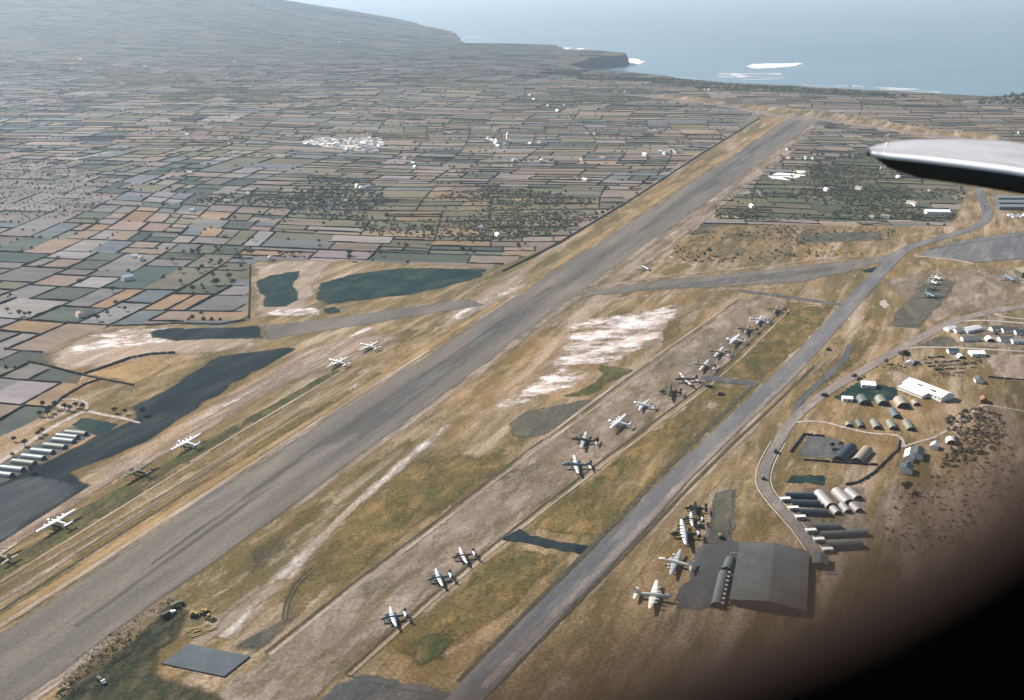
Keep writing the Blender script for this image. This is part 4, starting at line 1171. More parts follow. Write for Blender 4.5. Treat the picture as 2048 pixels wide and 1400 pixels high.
def gable_house(nm, c, L, W, eave, rise, ang, wall, roof, label, cat, group=None, detail=True, z=0.0, over=0.35, chimney=False, name='cottage'):
    o = empty(name, (c[0], c[1], z), ang)
    prop(o, label, cat, group)
    mb = MB()
    w, l = W / 2, L / 2
    mb.add([(-l, -w, 0), (l, -w, 0), (l, w, 0), (-l, w, 0), (-l, -w, eave), (l, -w, eave), (l, w, eave), (-l, w, eave), (-l, 0, eave + rise), (l, 0, eave + rise)],
           [(0, 1, 5, 4), (2, 3, 7, 6), (1, 2, 6, 9, 5), (3, 0, 4, 8, 7), (0, 3, 2, 1)])
    link('wall', mb.mesh('wall', M[wall]), o)
    mb = MB()
    l2, w2 = l + over, w + over
    dz = rise * over / w
    for s in (-1, 1):
        a = [(-l2, s * w2, eave - dz + .05), (l2, s * w2, eave - dz + .05), (l2, 0, eave + rise + .05), (-l2, 0, eave + rise + .05)]
        b_ = [(x, y, zz + .18) for x, y, zz in a]
        mb.add(a + b_, [(0, 1, 2, 3), (4, 7, 6, 5), (0, 4, 5, 1), (1, 5, 6, 2), (2, 6, 7, 3), (3, 7, 4, 0)])
    rf_ = link('roof', mb.mesh('roof', M[roof]), o)
    if chimney: box_part('chimney', (l * .5, 0, eave + rise + .5), (.7, .7, 1.6), wall, rf_)
    if detail:
        box_part('door', (0.1 * L, -w - .03, 1.0), (1.0, .08, 2.0), 'brown_wood', o)
        k = max(1, int(L / 4))
        for i in range(k):
            x = -l + L * (i + .5) / k
            if abs(x - .1 * L) < 1.2: continue
            for s in (-1, 1):
                box_part('window', (x, s * (w + .03), eave * .58), (1.1, .07, 1.0), 'glazing', o)
    return o
def at(px, py, z=0.0): return G(px, py, z)
# the big hangar
rl = [G(1481, 1085, 3.6), G(1617, 1104, 3.6)]
axis = (G(1461, 1200, 3.6) - G(1481, 1085, 3.6)).normalized()
cw = (rl[0] + rl[1]) / 2
HL = (G(1461, 1198, 3.6) - G(1481, 1085, 3.6)).length
hc = cw + axis * HL / 2
hang = math.atan2(axis.y, axis.x)
W_h = (rl[1] - rl[0]).length
hg = gable_house('hangar', (hc.x, hc.y), HL, W_h, 3.6, 2.7, hang, 'hut_slate', 'hangar_roof', 'huge grey gabled hangar half lost in the dark frame at the lower right', 'hangar', detail=False, over=.6, name='hangar')
for i in range(6):
    box_part('door', (-HL / 2 - .12, -W_h / 2 + W_h * (i + .5) / 6, 1.7), (.16, W_h / 6 - .25, 3.3), 'hut_teal', hg)
for i in range(9):
    for s in (-1, 1):
        box_part('window', (-HL / 2 + HL * (i + .5) / 9, s * (W_h / 2 + .05), 2.4), (4.2, .12, 1.0), 'glazing', hg)
for i in range(1, 6):
    x = -HL / 2 + HL * i / 6
    for s in (-1, 1):
        mb = MB()
        mb.tube((x, s * (W_h / 2 + .4), 3.72), (x, 0, 6.5), .04, .04, 4)
        link('roof_seam', mb.mesh('roof_seam', M['slate_roof']), hg)
g = G(1640, 1122, 2)
gable_house('annex', (g.x, g.y), 12, 9, 3.4, 1.2, hang, 'hut_slate', 'hangar_roof', 'low annex stepping out from the right corner of the big hangar', 'shed', detail=False, name='hangar_annex')
H_ = 'long huts beside the hangar'
hut((1462, 1112), (1454, 1134), 7, 'hut_slate', 'dark_end', 'short dark barrel hut at the upper end beside the hangar', H_)
o = hut((1449, 1140), (1434, 1205), 7.4, 'hut_slate', 'dark_end', 'long grey barrel hut with a row of dormer windows beside the hangar', H_)
for i in range(8):
    bx = box_part('dormer', (-18 + i * 5.0, 3.0, 2.3), (1.6, 1.5, 1.3), 'pipe_concrete', o)
g = G(1468, 1107, 2.5)
o = prop(empty('sign_board', (g.x, g.y, .1), math.radians(0)), 'white board standing at the upper end of the short dark hut', 'board')
box_part('panel', (0, 0, 2.3), (4.6, .15, 1.3), 'white_wall', o)
for s in (-1, 1): box_part('post', (s * 1.8, .12, .85), (.14, .08, 1.7), 'brown_wood', o)
# white barn and its neighbours
a, b_ = G(1819, 757, 6.5), G(1897, 787, 6.5)
c = (a + b_) / 2
ang = math.atan2(b_.y - a.y, b_.x - a.x)
barn = gable_house('barn', (c.x, c.y), (b_ - a).length, 17, 4.2, 3.0, ang, 'white_wall', 'white_roof', 'big white barn with a bright sheet roof above the huts', 'barn', over=.5, name='barn')
mb = MB()
mb.add([(-19, -17, 2.6), (8, -17, 2.6), (8, -8.9, 4.0), (-19, -8.9, 4.0), (-19, -17, 2.8), (8, -17, 2.8), (8, -8.9, 4.2), (-19, -8.9, 4.2)], [(0, 3, 2, 1), (4, 5, 6, 7), (0, 1, 5, 4), (1, 2, 6, 5), (2, 3, 7, 6), (3, 0, 4, 7)])
link('lean_to_roof', mb.mesh('lean_to_roof', M['white_roof']), barn)
box_part('lean_to_wall', (-5.5, -12.6, 1.3), (26, 7.4, 2.6), 'white_wall', barn)
for x, y in ((-6, -4), (9, -5)):
    box_part('roof_vent', (x, y, 6.35), (5, 1.6, .5), 'slate_roof', barn)
g = at(1736, 773); gable_house('h', (g.x, g.y), 12, 11, 3.2, 1.3, math.radians(-14), 'white_wall', 'white_roof', 'white square house on the dark ground beside the barn', 'house', chimney=True)
g = at(1694, 801); gable_house('h', (g.x, g.y), 8.5, 6.5, 2.8, 1.0, math.radians(-8), 'white_wall', 'white_roof', 'small white shed at the left end of the barn huts', 'shed')
g = at(1820, 728); gable_house('h', (g.x, g.y), 8, 6, 2.6, 1.6, math.radians(60), 'white_wall', 'hut_white', 'small white cottage beside a dark round bush above the barn', 'house')
# house cluster by the walled yard
g = at(1834, 912); gable_house('h', (g.x, g.y), 15, 9, 3.6, 2.6, math.radians(66), 'white_wall', 'slate_roof', 'white farmhouse with a dark roof right of the walled yard', 'house', chimney=True)
g = at(1818, 916); gable_house('h', (g.x, g.y), 15, 7, 3.4, 2.4, math.radians(66), 'white_wall', 'white_roof', 'white-roofed farm wing joined to the dark-roofed farmhouse', 'house')
g = at(1812, 943); gable_house('h', (g.x, g.y), 10, 9, 3.6, 2.4, math.radians(66), 'white_wall', 'teal_roof', 'small white house with a teal roof below the farmhouse', 'house', chimney=True)
g = at(1869, 896); gable_house('h', (g.x, g.y), 8, 6, 2.8, 1.8, math.radians(60), 'white_wall', 'hut_white', 'white shed right of the farmhouse', 'shed')
hut_at(1903, 876, 8, 9, math.radians(75), 'hut_white', 'dark_end', 'bright white barrel hut alone at the edge of the scrubby hill')
g = at(1957, 764); gable_house('h', (g.x, g.y), 8, 7, 3.2, 2, math.radians(80), 'white_wall', 'slate_roof', 'dark-roofed shed at the corner of the pale yard', 'shed')
g = at(1967, 804); gable_house('h', (g.x, g.y), 8, 6, 3, 2, math.radians(75), 'brown_wood', 'tile_roof', 'small brown hut standing alone beside the track', 'hut')
# camp at the right edge
CAMP = 'buildings of the camp at the right edge'
for x, y, L, W, an, ro, lab in (
    (1900, 661, 11, 8, 20, 'white_roof', 'white-roofed hut at the left end of the right-edge camp'),
    (1916, 664, 11, 8, 20, 'hut_tan', 'cream-roofed hut second from the left in the right-edge camp'),
    (1942, 662, 22, 9, 30, 'white_roof', 'long white-roofed building in the upper row of the right-edge camp'),
    (1953, 710, 13, 11, 0, 'white_roof', 'white gabled building facing the camera below the camp lane'),
    (1993, 661, 14, 7, 10, 'slate_roof', 'dark-roofed building right of the long white one in the camp'),
    (2018, 664, 16, 7, 6, 'slate_roof', 'long dark-roofed building near the frame edge in the camp'),
    (2042, 668, 14, 7, 4, 'teal_roof', 'teal-roofed building cut by the right frame edge in the camp'),
    (2010, 682, 13, 8, 2, 'slate_roof', 'dark building with pale walls, lower middle of the camp'),
    (2034, 686, 12, 8, 2, 'hut_grey', 'grey-roofed building at the lower right of the camp'),
    (1940, 681, 18, 7, 4, 'hut_green', 'green-roofed shed in the middle of the camp'),
    (1905, 706, 10, 6, 0, 'teal_roof', 'blue-roofed shed at the left below the camp lane')):
    g = at(x, y); gable_house('h', (g.x, g.y), L, W, 3.0, 1.9, math.radians(an), 'white_wall', ro, lab, 'building', CAMP, name='camp_building')
hut_at(1980, 674, 8, 10, math.radians(80), 'hut_white', 'dark_end', 'white-topped barrel hut with a dark front in the camp', CAMP)
hut_at(1922, 709, 6.5, 8, UP, 'hut_white', 'dark_end', 'small white barrel hut beside the gabled building in the camp', CAMP)
# far right: sheds and tents
g = at(1874, 428); gable_house('h', (g.x, g.y), 36, 16, 5, 2.5, math.radians(-4), 'white_wall', 'white_roof', 'long white building among the scrub below the aircraft wing', 'building', name='long_building')
for i, (x, y) in enumerate([(2026, 400), (2028, 409), (2030, 418)]):
    g = at(x, y); gable_house('h', (g.x, g.y), 56, 17, 5, 2.6, math.radians(-2), 'hut_slate', 'hut_teal', f'long pale blue warehouse roof under the wing, {ORD[i]} from the top', 'warehouse', 'warehouses under the wing', name='warehouse')
TENT = [(2020, 432), (2028, 435), (2036, 431), (2043, 436), (2050, 432)]
for i, (x, y) in enumerate(TENT):
    g = at(x, y); gable_house('h', (g.x, g.y), 7, 6, 1.6, 2.2, math.radians(20 * i), 'white_wall', 'white_roof', f'white tent by the pale warehouses, {ORD[i]} from the left', 'tent', 'white tents by the warehouses', detail=False, name='tent')
g = at(2056, 552); gable_house('h', (g.x, g.y), 22, 26, 7, 2.2, math.radians(90), 'olive_paint', 'khaki_paint', 'olive flat-roofed hangar cut by the right edge of the picture', 'hangar', detail=False, name='small_hangar')
# bottom left platform
pp = [G(x, y, .8) for x, y in ((378, 1288), (500, 1312), (448, 1353), (322, 1326))]
mb = MB()
mb.add([(p.x, p.y, 0.1) for p in pp] + [(p.x, p.y, .9) for p in pp], [(3, 2, 1, 0), (4, 5, 6, 7), (0, 1, 5, 4), (1, 2, 6, 5), (2, 3, 7, 6), (3, 0, 4, 7)])
M['slab'] = plain_mat('blue_grey_felt', (0.058, 0.074, 0.084), 0.85, 0, 0.45, 0.08)
plat = prop(empty('flat_roofed_store', (0, 0, 0)), 'low flat-roofed blue-grey store among scrub at the bottom left', 'building')
link('roof', mb.mesh('roof', M['slab']), plat)
for i in range(3):
    p = pp[3].lerp(pp[2], (i + .7) / 3.6)
    box_part('door', (p.x - .05, p.y - .12, .45), (2.2, .12, 1.0), 'dark_end', plat, math.atan2(pp[2].y - pp[3].y, pp[2].x - pp[3].x))

# ------------------------------------------------------------------ walls round the yards
def wall_run(pts, h, th, label, mat='stone_wall'):
    line = gp(pts)
    o = prop(empty('stone_wall', (line[0][0], line[0][1], 0)), label, 'wall')
    for a, b_ in zip(line[:-1], line[1:]):
        mb = MB()
        L = np.hypot(*(b_ - a)); an = math.atan2(*(b_ - a)[::-1])
        k = max(1, int(L / 6))
        k = max(k, 2)
        for i in range(k):
            p = a + (b_ - a) * (i + .5) / k - line[0]
            jx, jy = rf.uniform(-.25, .25), rf.uniform(-.25, .25)
            mb.box((p[0] + jx, p[1] + jy, h / 2 + rf.uniform(-.2, .1)), (L / k * 1.04, th * rf.uniform(.75, 1.2), h + .1), an + rf.uniform(-.05, .05), .8)
        link('wall_panel', mb.mesh('wall_panel', M[mat]), o)
    return o
wall_run([(1580, 905), (1607, 870), (1650, 874)], 1.8, .9, 'dark stone wall round the upper left corner of the hut yard')
wall_run([(1606, 920), (1680, 926), (1757, 931)], 1.6, .9, 'dark stone wall along the lower side of the hut yard')
wall_run([(1799, 880), (1795, 900), (1765, 928), (1748, 946), (1715, 966), (1690, 970)], 1.6, 1.0, 'dark curving wall between the hut yard and the farmhouse')
M['bank'] = M['hedge']
wall_run([(57, 723), (110, 736), (163, 750)], 1.8, 2.2, 'dark hedge bank below the pale worked earth at the left', 'bank')
wall_run([(163, 750), (200, 738), (262, 716), (300, 709), (350, 706)], 1.8, 2.2, 'dark hedge bank along the upper side of the ochre field', 'bank')
wall_run([(165, 751), (215, 761), (268, 771)], 1.5, 1.6, 'dark hedge bank along the lower side of the ochre field', 'bank')
wall_run([(100, 816), (130, 792), (172, 768), (205, 757)], 1.5, 1.8, 'dark hedge bank between the grey fields and the loop track', 'bank')
wall_run([(225, 652), (300, 650), (350, 647), (440, 649), (490, 640)], 1.4, 1.6, 'dark hedge bank above the pale worked earth', 'bank')
wall_run([(500, 530), (499, 585), (497, 636)], 1.4, 1.4, 'dark wall left of the oiled ground', 'bank')
wall_run([(1575, 606), (1628, 610), (1676, 617)], .5, .9, 'low dark kerb wall at the top of the olive turf beside the taxiway', 'bank')
wall_run([(1005, 543), (1060, 516), (1120, 485), (1188, 444), (1255, 404), (1330, 356), (1400, 309), (1460, 273), (1518, 237)], 1.7, 1.9, 'long dark hedge bank between the fields and the runway verge', 'bank')
wall_run([(1975, 755), (2060, 762)], 1.6, 1.0, 'dark wall along the lower side of the pale yard')

# ------------------------------------------------------------------ vehicles
def truck(px, py, ang, paint, cover, label, L=6.5):
    g = at(px, py)
    o = prop(empty('truck', (g.x, g.y, .2), ang), label, 'truck')
    box_part('chassis', (0, 0, .75), (L, 1.2, .25), 'dark_metal', o)
    box_part('cab', (L * .22, 0, 1.6), (1.5, 2.1, 1.45), paint, o)
    box_part('bonnet', (L * .41, 0, 1.3), (1.3, 1.7, .85), paint, o)
    box_part('windscreen', (L * .22 + .78, 0, 1.9), (.06, 1.8, .6), 'glazing', o)
    mb = MB()
    mb.loft([[(x, y * 1.15, 1.0 + z) for y, z in ((-1, 0), (-1, 1.5), (-.6, 2.0), (.6, 2.0), (1, 1.5), (1, 0))] for x in (-L * .5, L * .08)])
    link('cargo_cover', mb.mesh('cargo_cover', M[cover]), o)
    for x in (-L * .36, -L * .18, L * .36):
        for y in (-.95, .95):
            mb = MB(); mb.tube((x, y - .15, .5), (x, y + .15, .5), .5, .5, 10)
            link('wheel', mb.mesh('wheel', M['rubber']), o)
    return o
truck(1656, 700, math.radians(58), 'truck_paint', 'canvas', 'dark covered truck driving on the taxiway')
truck(1708, 753, math.radians(40), 'truck_paint', 'canvas', 'dark truck on the camp road above the white house')
truck(1551, 905, math.radians(75), 'truck_paint', 'truck_paint', 'dark truck on the camp road beside the walled yard', 5)
truck(1524, 958, math.radians(100), 'truck_paint', 'canvas', 'small army truck at the bend of the camp road', 4.5)
truck(1968, 413, math.radians(100), 'truck_paint', 'canvas', 'dark truck on the far end of the taxiway under the wing')
truck(355, 1213, math.radians(52), 'truck_paint', 'canvas', 'dark truck with a pale bonnet on the scrub beside the runway', 9)
truck(338, 1232, math.radians(52), 'white_wall', 'truck_paint', 'white-cabbed truck behind the dark one beside the runway', 9)
truck(203, 1366, math.radians(-35), 'white_wall', 'truck_paint', 'white-fronted truck in the scrub at the bottom left', 6)
truck(1648, 792, math.radians(12), 'truck_paint', 'canvas', 'dark truck parked left of the small white shed by the barn huts')
truck(1718, 760, math.radians(20), 'truck_paint', 'canvas', 'dark truck parked beside the white square house')
truck(1990, 668, math.radians(80), 'truck_paint', 'truck_paint', 'dark truck between the long white building and the dark roofs of the camp')
truck(1418, 775, math.radians(-20), 'truck_paint', 'canvas', 'dark truck on the turf below the upper dark connector')
truck(1440, 790, math.radians(20), 'truck_paint', 'canvas', 'second dark truck on the turf beside the taxiway')
truck(1398, 1052, math.radians(80), 'truck_paint', 'canvas', 'dark truck behind the dark green bomber on the apron')
truck(1440, 1075, math.radians(85), 'yellow_paint', 'canvas', 'yellow-cabbed truck on the grey strip above the hangar', 5.5)
def digger(px, py, ang, label):
    g = at(px, py)
    o = prop(empty('crawler_tractor', (g.x, g.y, .2), ang), label, 'tractor')
    box_part('body', (0, 0, 1.5), (4.2, 2.2, 1.3), 'yellow_paint', o)
    box_part('cab', (-.8, 0, 2.7), (1.6, 1.8, 1.2), 'yellow_paint', o)
    for y in (-1.45, 1.45):
        mb = MB()
        pr = [(-2.3, .5), (-1.9, .0), (1.9, 0), (2.3, .5), (1.9, 1.1), (-1.9, 1.1)]
        mb.loft([[(x, y - .3, z) for x, z in pr], [(x, y + .3, z) for x, z in pr]])
        link('track', mb.mesh('track', M['rubber']), o)
    mb = MB()
    mb.add([(3.0, -2, .1), (3.0, 2, .1), (2.8, 2, 1.4), (2.8, -2, 1.4), (3.2, -2, .1), (3.2, 2, .1), (3.0, 2, 1.4), (3.0, -2, 1.4)], [(0, 1, 2, 3), (4, 7, 6, 5), (0, 4, 5, 1), (1, 5, 6, 2), (2, 6, 7, 3), (3, 7, 4, 0)])
    link('blade', mb.mesh('blade', M['yellow_paint']), o)
    for y in (-1, 1): box_part('blade_arm', (2.1, y * 1.95, .7), (2.2, .2, .25), 'dark_metal', o)
    return o
for x, y, an, lab in ((388, 1233, 20, 'yellow crawler tractor at the left of the group on bare earth'), (408, 1228, 60, 'yellow crawler tractor at the top of the group on bare earth'), (420, 1240, -30, 'yellow crawler tractor at the right of the group on bare earth')):
    digger(x, y, math.radians(an), lab)
def stack(px, py, L, W, h, ang, mat, label):
    g = at(px, py)
    o = prop(empty('stores_stack', (g.x, g.y, .25), ang), label, 'stack', 'stacks of stores above the white barn')
    n = max(2, int(L / 2.2))
    for i in range(n):
        hh = h * rf.uniform(.6, 1.15)
        box_part('crate', (-L / 2 + L * (i + .5) / n, rf.uniform(-.2, .2), hh / 2), (L / n - .25, W * rf.uniform(.8, 1.05), hh), mat, o)
    return o
STK = [(1862, 716), (1880, 715), (1855, 726), (1872, 724), (1893, 723), (1912, 722), (1862, 733), (1884, 731), (1905, 730), (1928, 729), (1945, 727), (1876, 740), (1898, 738), (1922, 737), (1945, 735), (1890, 747), (1916, 745)]
for j, (nm, sel) in enumerate((('back', [q for q in STK if q[1] < 720]), ('second', [q for q in STK if 720 <= q[1] < 728]), ('third', [q for q in STK if 728 <= q[1] < 735]), ('front', [q for q in STK if q[1] >= 735]))):
    for i, (x, y) in enumerate(sorted(sel)):
        stack(x, y, rf.uniform(5, 9), rf.uniform(1.6, 2.6), rf.uniform(.9, 1.8), math.radians(rf.uniform(-8, 8)), rf.choice(('brown_wood', 'canvas', 'truck_paint', 'hut_tan')), f'low pile of crates in the {nm} row of the stores yard, ' + ('leftmost' if i == 0 else ORD[i] + ' from the left'))
o = prop(empty('timber_stack', (*at(402, 1262)[:2], .2), math.radians(35)), 'stack of yellow timber beams on bare earth below the tractors', 'timber')
for i in range(7):
    box_part('beam', (rf.uniform(-2, 2), -4 + i * 1.3, .35 + .25 * (i % 3)), (rf.uniform(8, 15), .5, .4), 'yellow_paint', o, rf.uniform(-.25, .25))

# ------------------------------------------------------------------ village, church and scattered farmhouses
HOUSE_PROTO = {}
def far_house(x, y, ang, big, label, group, roof='white_roof', z=None, name='farmhouse', cat='house'):
    key = (big, roof)
    z = tz(x, y) if z is None else z
    if key not in HOUSE_PROTO:
        L, W, e = ((10, 6.5, 3.6), (13, 7, 4.6), (7.5, 5.5, 3.0))[big]
        HOUSE_PROTO[key] = gable_house('h', (x, y), L, W, e, 2.0, ang, 'white_wall', roof, label, cat, group, detail=False, z=z, chimney=(big == 1), name=name)
        return HOUSE_PROTO[key]
    o = copy_tree(HOUSE_PROTO[key])
    o.name = name
    o.location = (x, y, z); o.rotation_euler = (0, 0, ang)
    prop(o, label, cat, group)
    return o
FARM = [(145, 140), (160, 115), (43, 80), (88, 143), (212, 125), (290, 135), (330, 128), (396, 124), (432, 104), (455, 155), (470, 123), (555, 112), (560, 105), (248, 222), (375, 272), (462, 288), (590, 193), (677, 55),
        (725, 86), (708, 221), (739, 226), (766, 223), (804, 218), (822, 219), (887, 186), (806, 247), (812, 239), (1060, 192), (1068, 200), (1096, 212), (1115, 223), (1128, 213), (1140, 234), (1208, 188), (1230, 186),
        (1250, 186), (880, 269), (900, 268), (955, 276), (960, 274), (990, 264), (1060, 289), (1080, 287), (1175, 270), (1192, 269), (811, 318), (826, 328), (830, 336), (1029, 322), (1083, 324), (1164, 321), (1205, 319), (1235, 316), (1290, 312), (1320, 305), (1350, 303), (1330, 309),
        (1152, 360), (1170, 362), (715, 375), (722, 379), (733, 376), (745, 375), (494, 392), (380, 348), (384, 423), (996, 473), (541, 520), (960, 458), (1340, 302), (1356, 307), (1381, 294), (1578, 317), (1612, 318), (1628, 318), (1653, 382), (1718, 380), (1766, 338), (1797, 357), (1859, 385),
        (1818, 407), (1828, 411), (1744, 437), (1770, 437), (1504, 415), (1577, 300), (1776, 272), (2040, 267), (1410, 181), (1418, 181), (1531, 222), (1400, 220), (1420, 220), (1700, 172), (270, 515), (283, 520), (255, 560), (180, 628), (690, 405), (455, 405), (160, 633)]
NTH = ['leftmost'] + [w + ' from the left' for w in 'second third fourth fifth sixth seventh eighth ninth tenth eleventh twelfth thirteenth fourteenth fifteenth sixteenth seventeenth eighteenth nineteenth twentieth twenty-first twenty-second twenty-third twenty-fourth'.split()]
def farm_region(x, y):
    if x > 1440 and 290 < y < 445: return 'in the scrub right of the runway'
    if x > 1380 and y < 290: return 'on the plain beyond the runway'
    if y < 130: return 'below the hazy far ridge'
    if y > 430: return 'near the oiled ground'
    if x > 1010 and y > 290: return 'left of the far runway'
    if x > 860: return 'in the fields behind the church'
    if y > 300: return 'below the white village'
    return 'left of the white village'
ROOFW = {'white_roof': 'white-roofed', 'tile_roof': 'red-roofed', 'hut_tan': 'tan-roofed'}
farm = {}
for x, y in FARM:
    farm.setdefault((farm_region(x, y), rf.choice(('white_roof', 'white_roof', 'tile_roof', 'hut_tan'))), []).append((x, y))
for (reg, roof), lst in farm.items():
    for i, (x, y) in enumerate(sorted(lst)):
        g = G(x, y)
        zz = tz(g.x, g.y)
        if zz > 3: g = G(x, y, min(zz, 200))
        lab = f'tiny {ROOFW[roof]} farmhouse {reg}' + (f', {NTH[i]}' if len(lst) > 1 else '')
        far_house(g.x, g.y, rf.uniform(0, 3.1), rf.choice((0, 0, 2, 1)), lab, 'farmhouses scattered among the fields', roof)
vill = []
for i in range(110):
    x = rf.uniform(605, 768); y = rf.uniform(277, 305)
    if y < 279 + (640 - x) * .1 or y > 290 + (x - 600) * .13: continue
    vill.append((y, x))
vill.sort()
k = -(-len(vill) // 5)
for j, nm in enumerate(('back', 'second', 'middle', 'fourth', 'front')):
    for i, (x, y) in enumerate(sorted((x, y) for y, x in vill[j * k:(j + 1) * k])):
        g = G(x, y)
        far_house(g.x, g.y, rf.uniform(-.3, .3) + rf.choice((0, 1.57)), rf.choice((2, 2, 0)), f'pale house in the {nm} row of the dense white village, {NTH[i]}', 'crowded houses of the white village', rf.choice(('white_roof', 'white_roof', 'hut_teal', 'hut_grey')), name='village_house')
sheet('village_ground', [(596, 284), (640, 276), (765, 276), (770, 292), (740, 302), (700, 303), (640, 294)], 'chalk', 40, 8, 2)
g = G(1003, 286)
ch = prop(empty('church', (g.x, g.y, 0), math.radians(20)), 'white church with a tall bell tower among the far fields', 'church')
mb = MB(); mb.add([(-14, -7, 0), (14, -7, 0), (14, 7, 0), (-14, 7, 0), (-14, -7, 9), (14, -7, 9), (14, 7, 9), (-14, 7, 9), (-14, 0, 13), (14, 0, 13)], [(0, 1, 5, 4), (2, 3, 7, 6), (1, 2, 6, 9, 5), (3, 0, 4, 8, 7), (0, 3, 2, 1)])
link('nave', mb.mesh('nave', M['white_wall']), ch)
mb = MB()
for s in (-1, 1): mb.add([(-14.5, s * 7.6, 8.8), (14.5, s * 7.6, 8.8), (14.5, 0, 13.2), (-14.5, 0, 13.2)], [(0, 1, 2, 3)])
link('roof', mb.mesh('roof', M['tile_roof']), ch)
tw = box_part('tower', (12, -9, 10), (5.5, 5.5, 20), 'white_wall', ch)
mb = MB(); mb.add([(9, -12, 20), (15, -12, 20), (15, -6, 20), (9, -6, 20), (12, -9, 27)], [(0, 1, 4), (1, 2, 4), (2, 3, 4), (3, 0, 4), (0, 3, 2, 1)])
link('spire', mb.mesh('spire', M['white_wall']), tw)
for s in (-1, 1): box_part('belfry_window', (12, -9 + s * 2.78, 16.5), (1.6, .1, 3), 'glazing', tw)
for i, (x, y) in enumerate(sorted(((977, 279), (984, 283), (992, 288), (1010, 290), (996, 294), (988, 275), (1015, 284), (972, 284)))):
    g = G(x, y)
    far_house(g.x, g.y, rf.uniform(0, 3), rf.choice((0, 1)), f'small house in the hamlet round the church, {NTH[i]}', 'houses round the church', rf.choice(('white_roof', 'tile_roof')), name='village_house')

# ------------------------------------------------------------------ trees and scrub
M['leaf_dark'] = plain_mat('dark_leaves', (0.048, 0.060, 0.032), 0.8, 0, 0.5, 0.5, 0.15)
M['leaf_mid'] = plain_mat('olive_leaves', (0.095, 0.095, 0.050), 0.8, 0, 0.5, 0.5, 0.15)
M['leaf_dry'] = plain_mat('dry_brush', (0.16, 0.125, 0.075), 0.85, 0, 0.45, 0.5, 0.1)
M['leaf_grey'] = plain_mat('grey_brush', (0.105, 0.098, 0.075), 0.85, 0, 0.45, 0.5, 0.1)
M['bark'] = plain_mat('bark', (0.07, 0.055, 0.04), 0.9)
def leaf_blob(mb, c, rx, rz, n, size, rr, core=True):
    if core:
        k = 6
        rings = []
        for z, q in ((-.5, .55), (0, .72), (.5, .5), (.8, .15)):
            rings.append([(c[0] + rx * q * math.cos(2 * math.pi * i / k + z) * rr.uniform(.8, 1.15), c[1] + rx * q * math.sin(2 * math.pi * i / k + z) * rr.uniform(.8, 1.15), c[2] + rz * z) for i in range(k)])
        mb.loft(rings)
    for _ in range(n):
        u = rr.uniform(-.5, 1); a = rr.uniform(0, 6.283); q = math.sqrt(max(0, 1 - u * u)) * rr.uniform(.7, 1.1)
        p = Vector((c[0] + rx * q * math.cos(a), c[1] + rx * q * math.sin(a), c[2] + rz * u * rr.uniform(.8, 1.1)))
        d1 = Vector((rr.uniform(-1, 1), rr.uniform(-1, 1), rr.uniform(-.6, .6))).normalized() * size * rr.uniform(.6, 1.3)
        d2 = d1.cross(Vector((rr.uniform(-1, 1), rr.uniform(-1, 1), rr.uniform(-1, 1)))).normalized() * size * rr.uniform(.4, .9)
        mb.add([p - d1, p + d2, p + d1, p - d2], [(0, 1, 2, 3)])
TREE_KINDS = []
rt = random.Random(3)
for i, mt in enumerate(('leaf_dark', 'leaf_mid', 'leaf_dark')):
    mb = MB(); mb.tube((0, 0, -.1), (.1, 0, 2.6), .32, .2, 7)
    for q in range(4):
        a = q * 1.6 + i
        mb.tube((.1, 0, 2.3), (1.5 * math.cos(a), 1.5 * math.sin(a), 4.3), .16, .06, 5)
    tk = mb.mesh('trunk', M['bark'])
    mb = MB()
    for q in range(6):
        a = q * 1.05 + i
        leaf_blob(mb, (1.7 * math.cos(a) * (q < 5), 1.7 * math.sin(a) * (q < 5), rt.uniform(3.6, 5.6) if q < 5 else 6.0), rt.uniform(1.2, 1.8), rt.uniform(1.0, 1.6), 30, .38, rt)
    TREE_KINDS.append((tk, mb.mesh('crown', M[mt])))
def tree(px, py, s, label, group=None, kind=None):
    g = at(px, py)
    o = prop(empty('tree', (g.x, g.y, tz(g.x, g.y)), rt.uniform(0, 6)), label, 'tree', group)
    o.scale = (s, s, s * rt.uniform(.85, 1.1))
    tk, cr = TREE_KINDS[rt.randrange(3) if kind is None else kind]
    link('trunk', tk, o); link('crown', cr, o)
    return o
tree(699, 522, 1.5, 'tall dark tree alone by the oiled ground west of the runway', kind=0)
tree(699, 512, 1.3, 'second dark tree close behind the lone tall one by the oiled ground', kind=0)
tree(1419, 511, 1.5, 'round dark tree in the ochre scrub right of the runway', kind=0)
tree(1409, 514, 1.0, 'small dark tree beside the round one in the ochre scrub', kind=0)
tree(1806, 722, 1.7, 'big dark round tree beside the small white cottage', kind=0)
tree(1813, 545 + 175, 1.2, 'smaller dark tree between the big tree and the white cottage', kind=0)
tree(1772, 728, .8, 'small tree left of the big dark tree above the barn', kind=1)
tree(1810, 985, 1.2, 'dark tree on the brown slope below the farmhouse', kind=0)
tree(1817, 980, .9, 'small tree touching the dark one on the brown slope', kind=0)
for x, y, w in ((1663, 896, 'upper left'), (1680, 894, 'right'), (1668, 908, 'lower')):
    tree(x, y, .75, f'round dark bush beside the dark blue hut, {w} one of three', 'round trees by the dark blue hut', 0)
for i, (x, y) in enumerate(sorted(((64, 945), (50, 892), (84, 868), (77, 874), (28, 883), (26, 914), (86, 815), (100, 826), (112, 818), (95, 832), (130, 820), (140, 822), (152, 816), (165, 819), (80, 833), (230, 826), (285, 830), (250, 829)))):
    tree(x, y, rt.uniform(.6, 1.0), f'small dark tree along the west camp road, {NTH[i]}', 'small trees along the west camp road', 0)
copse = []
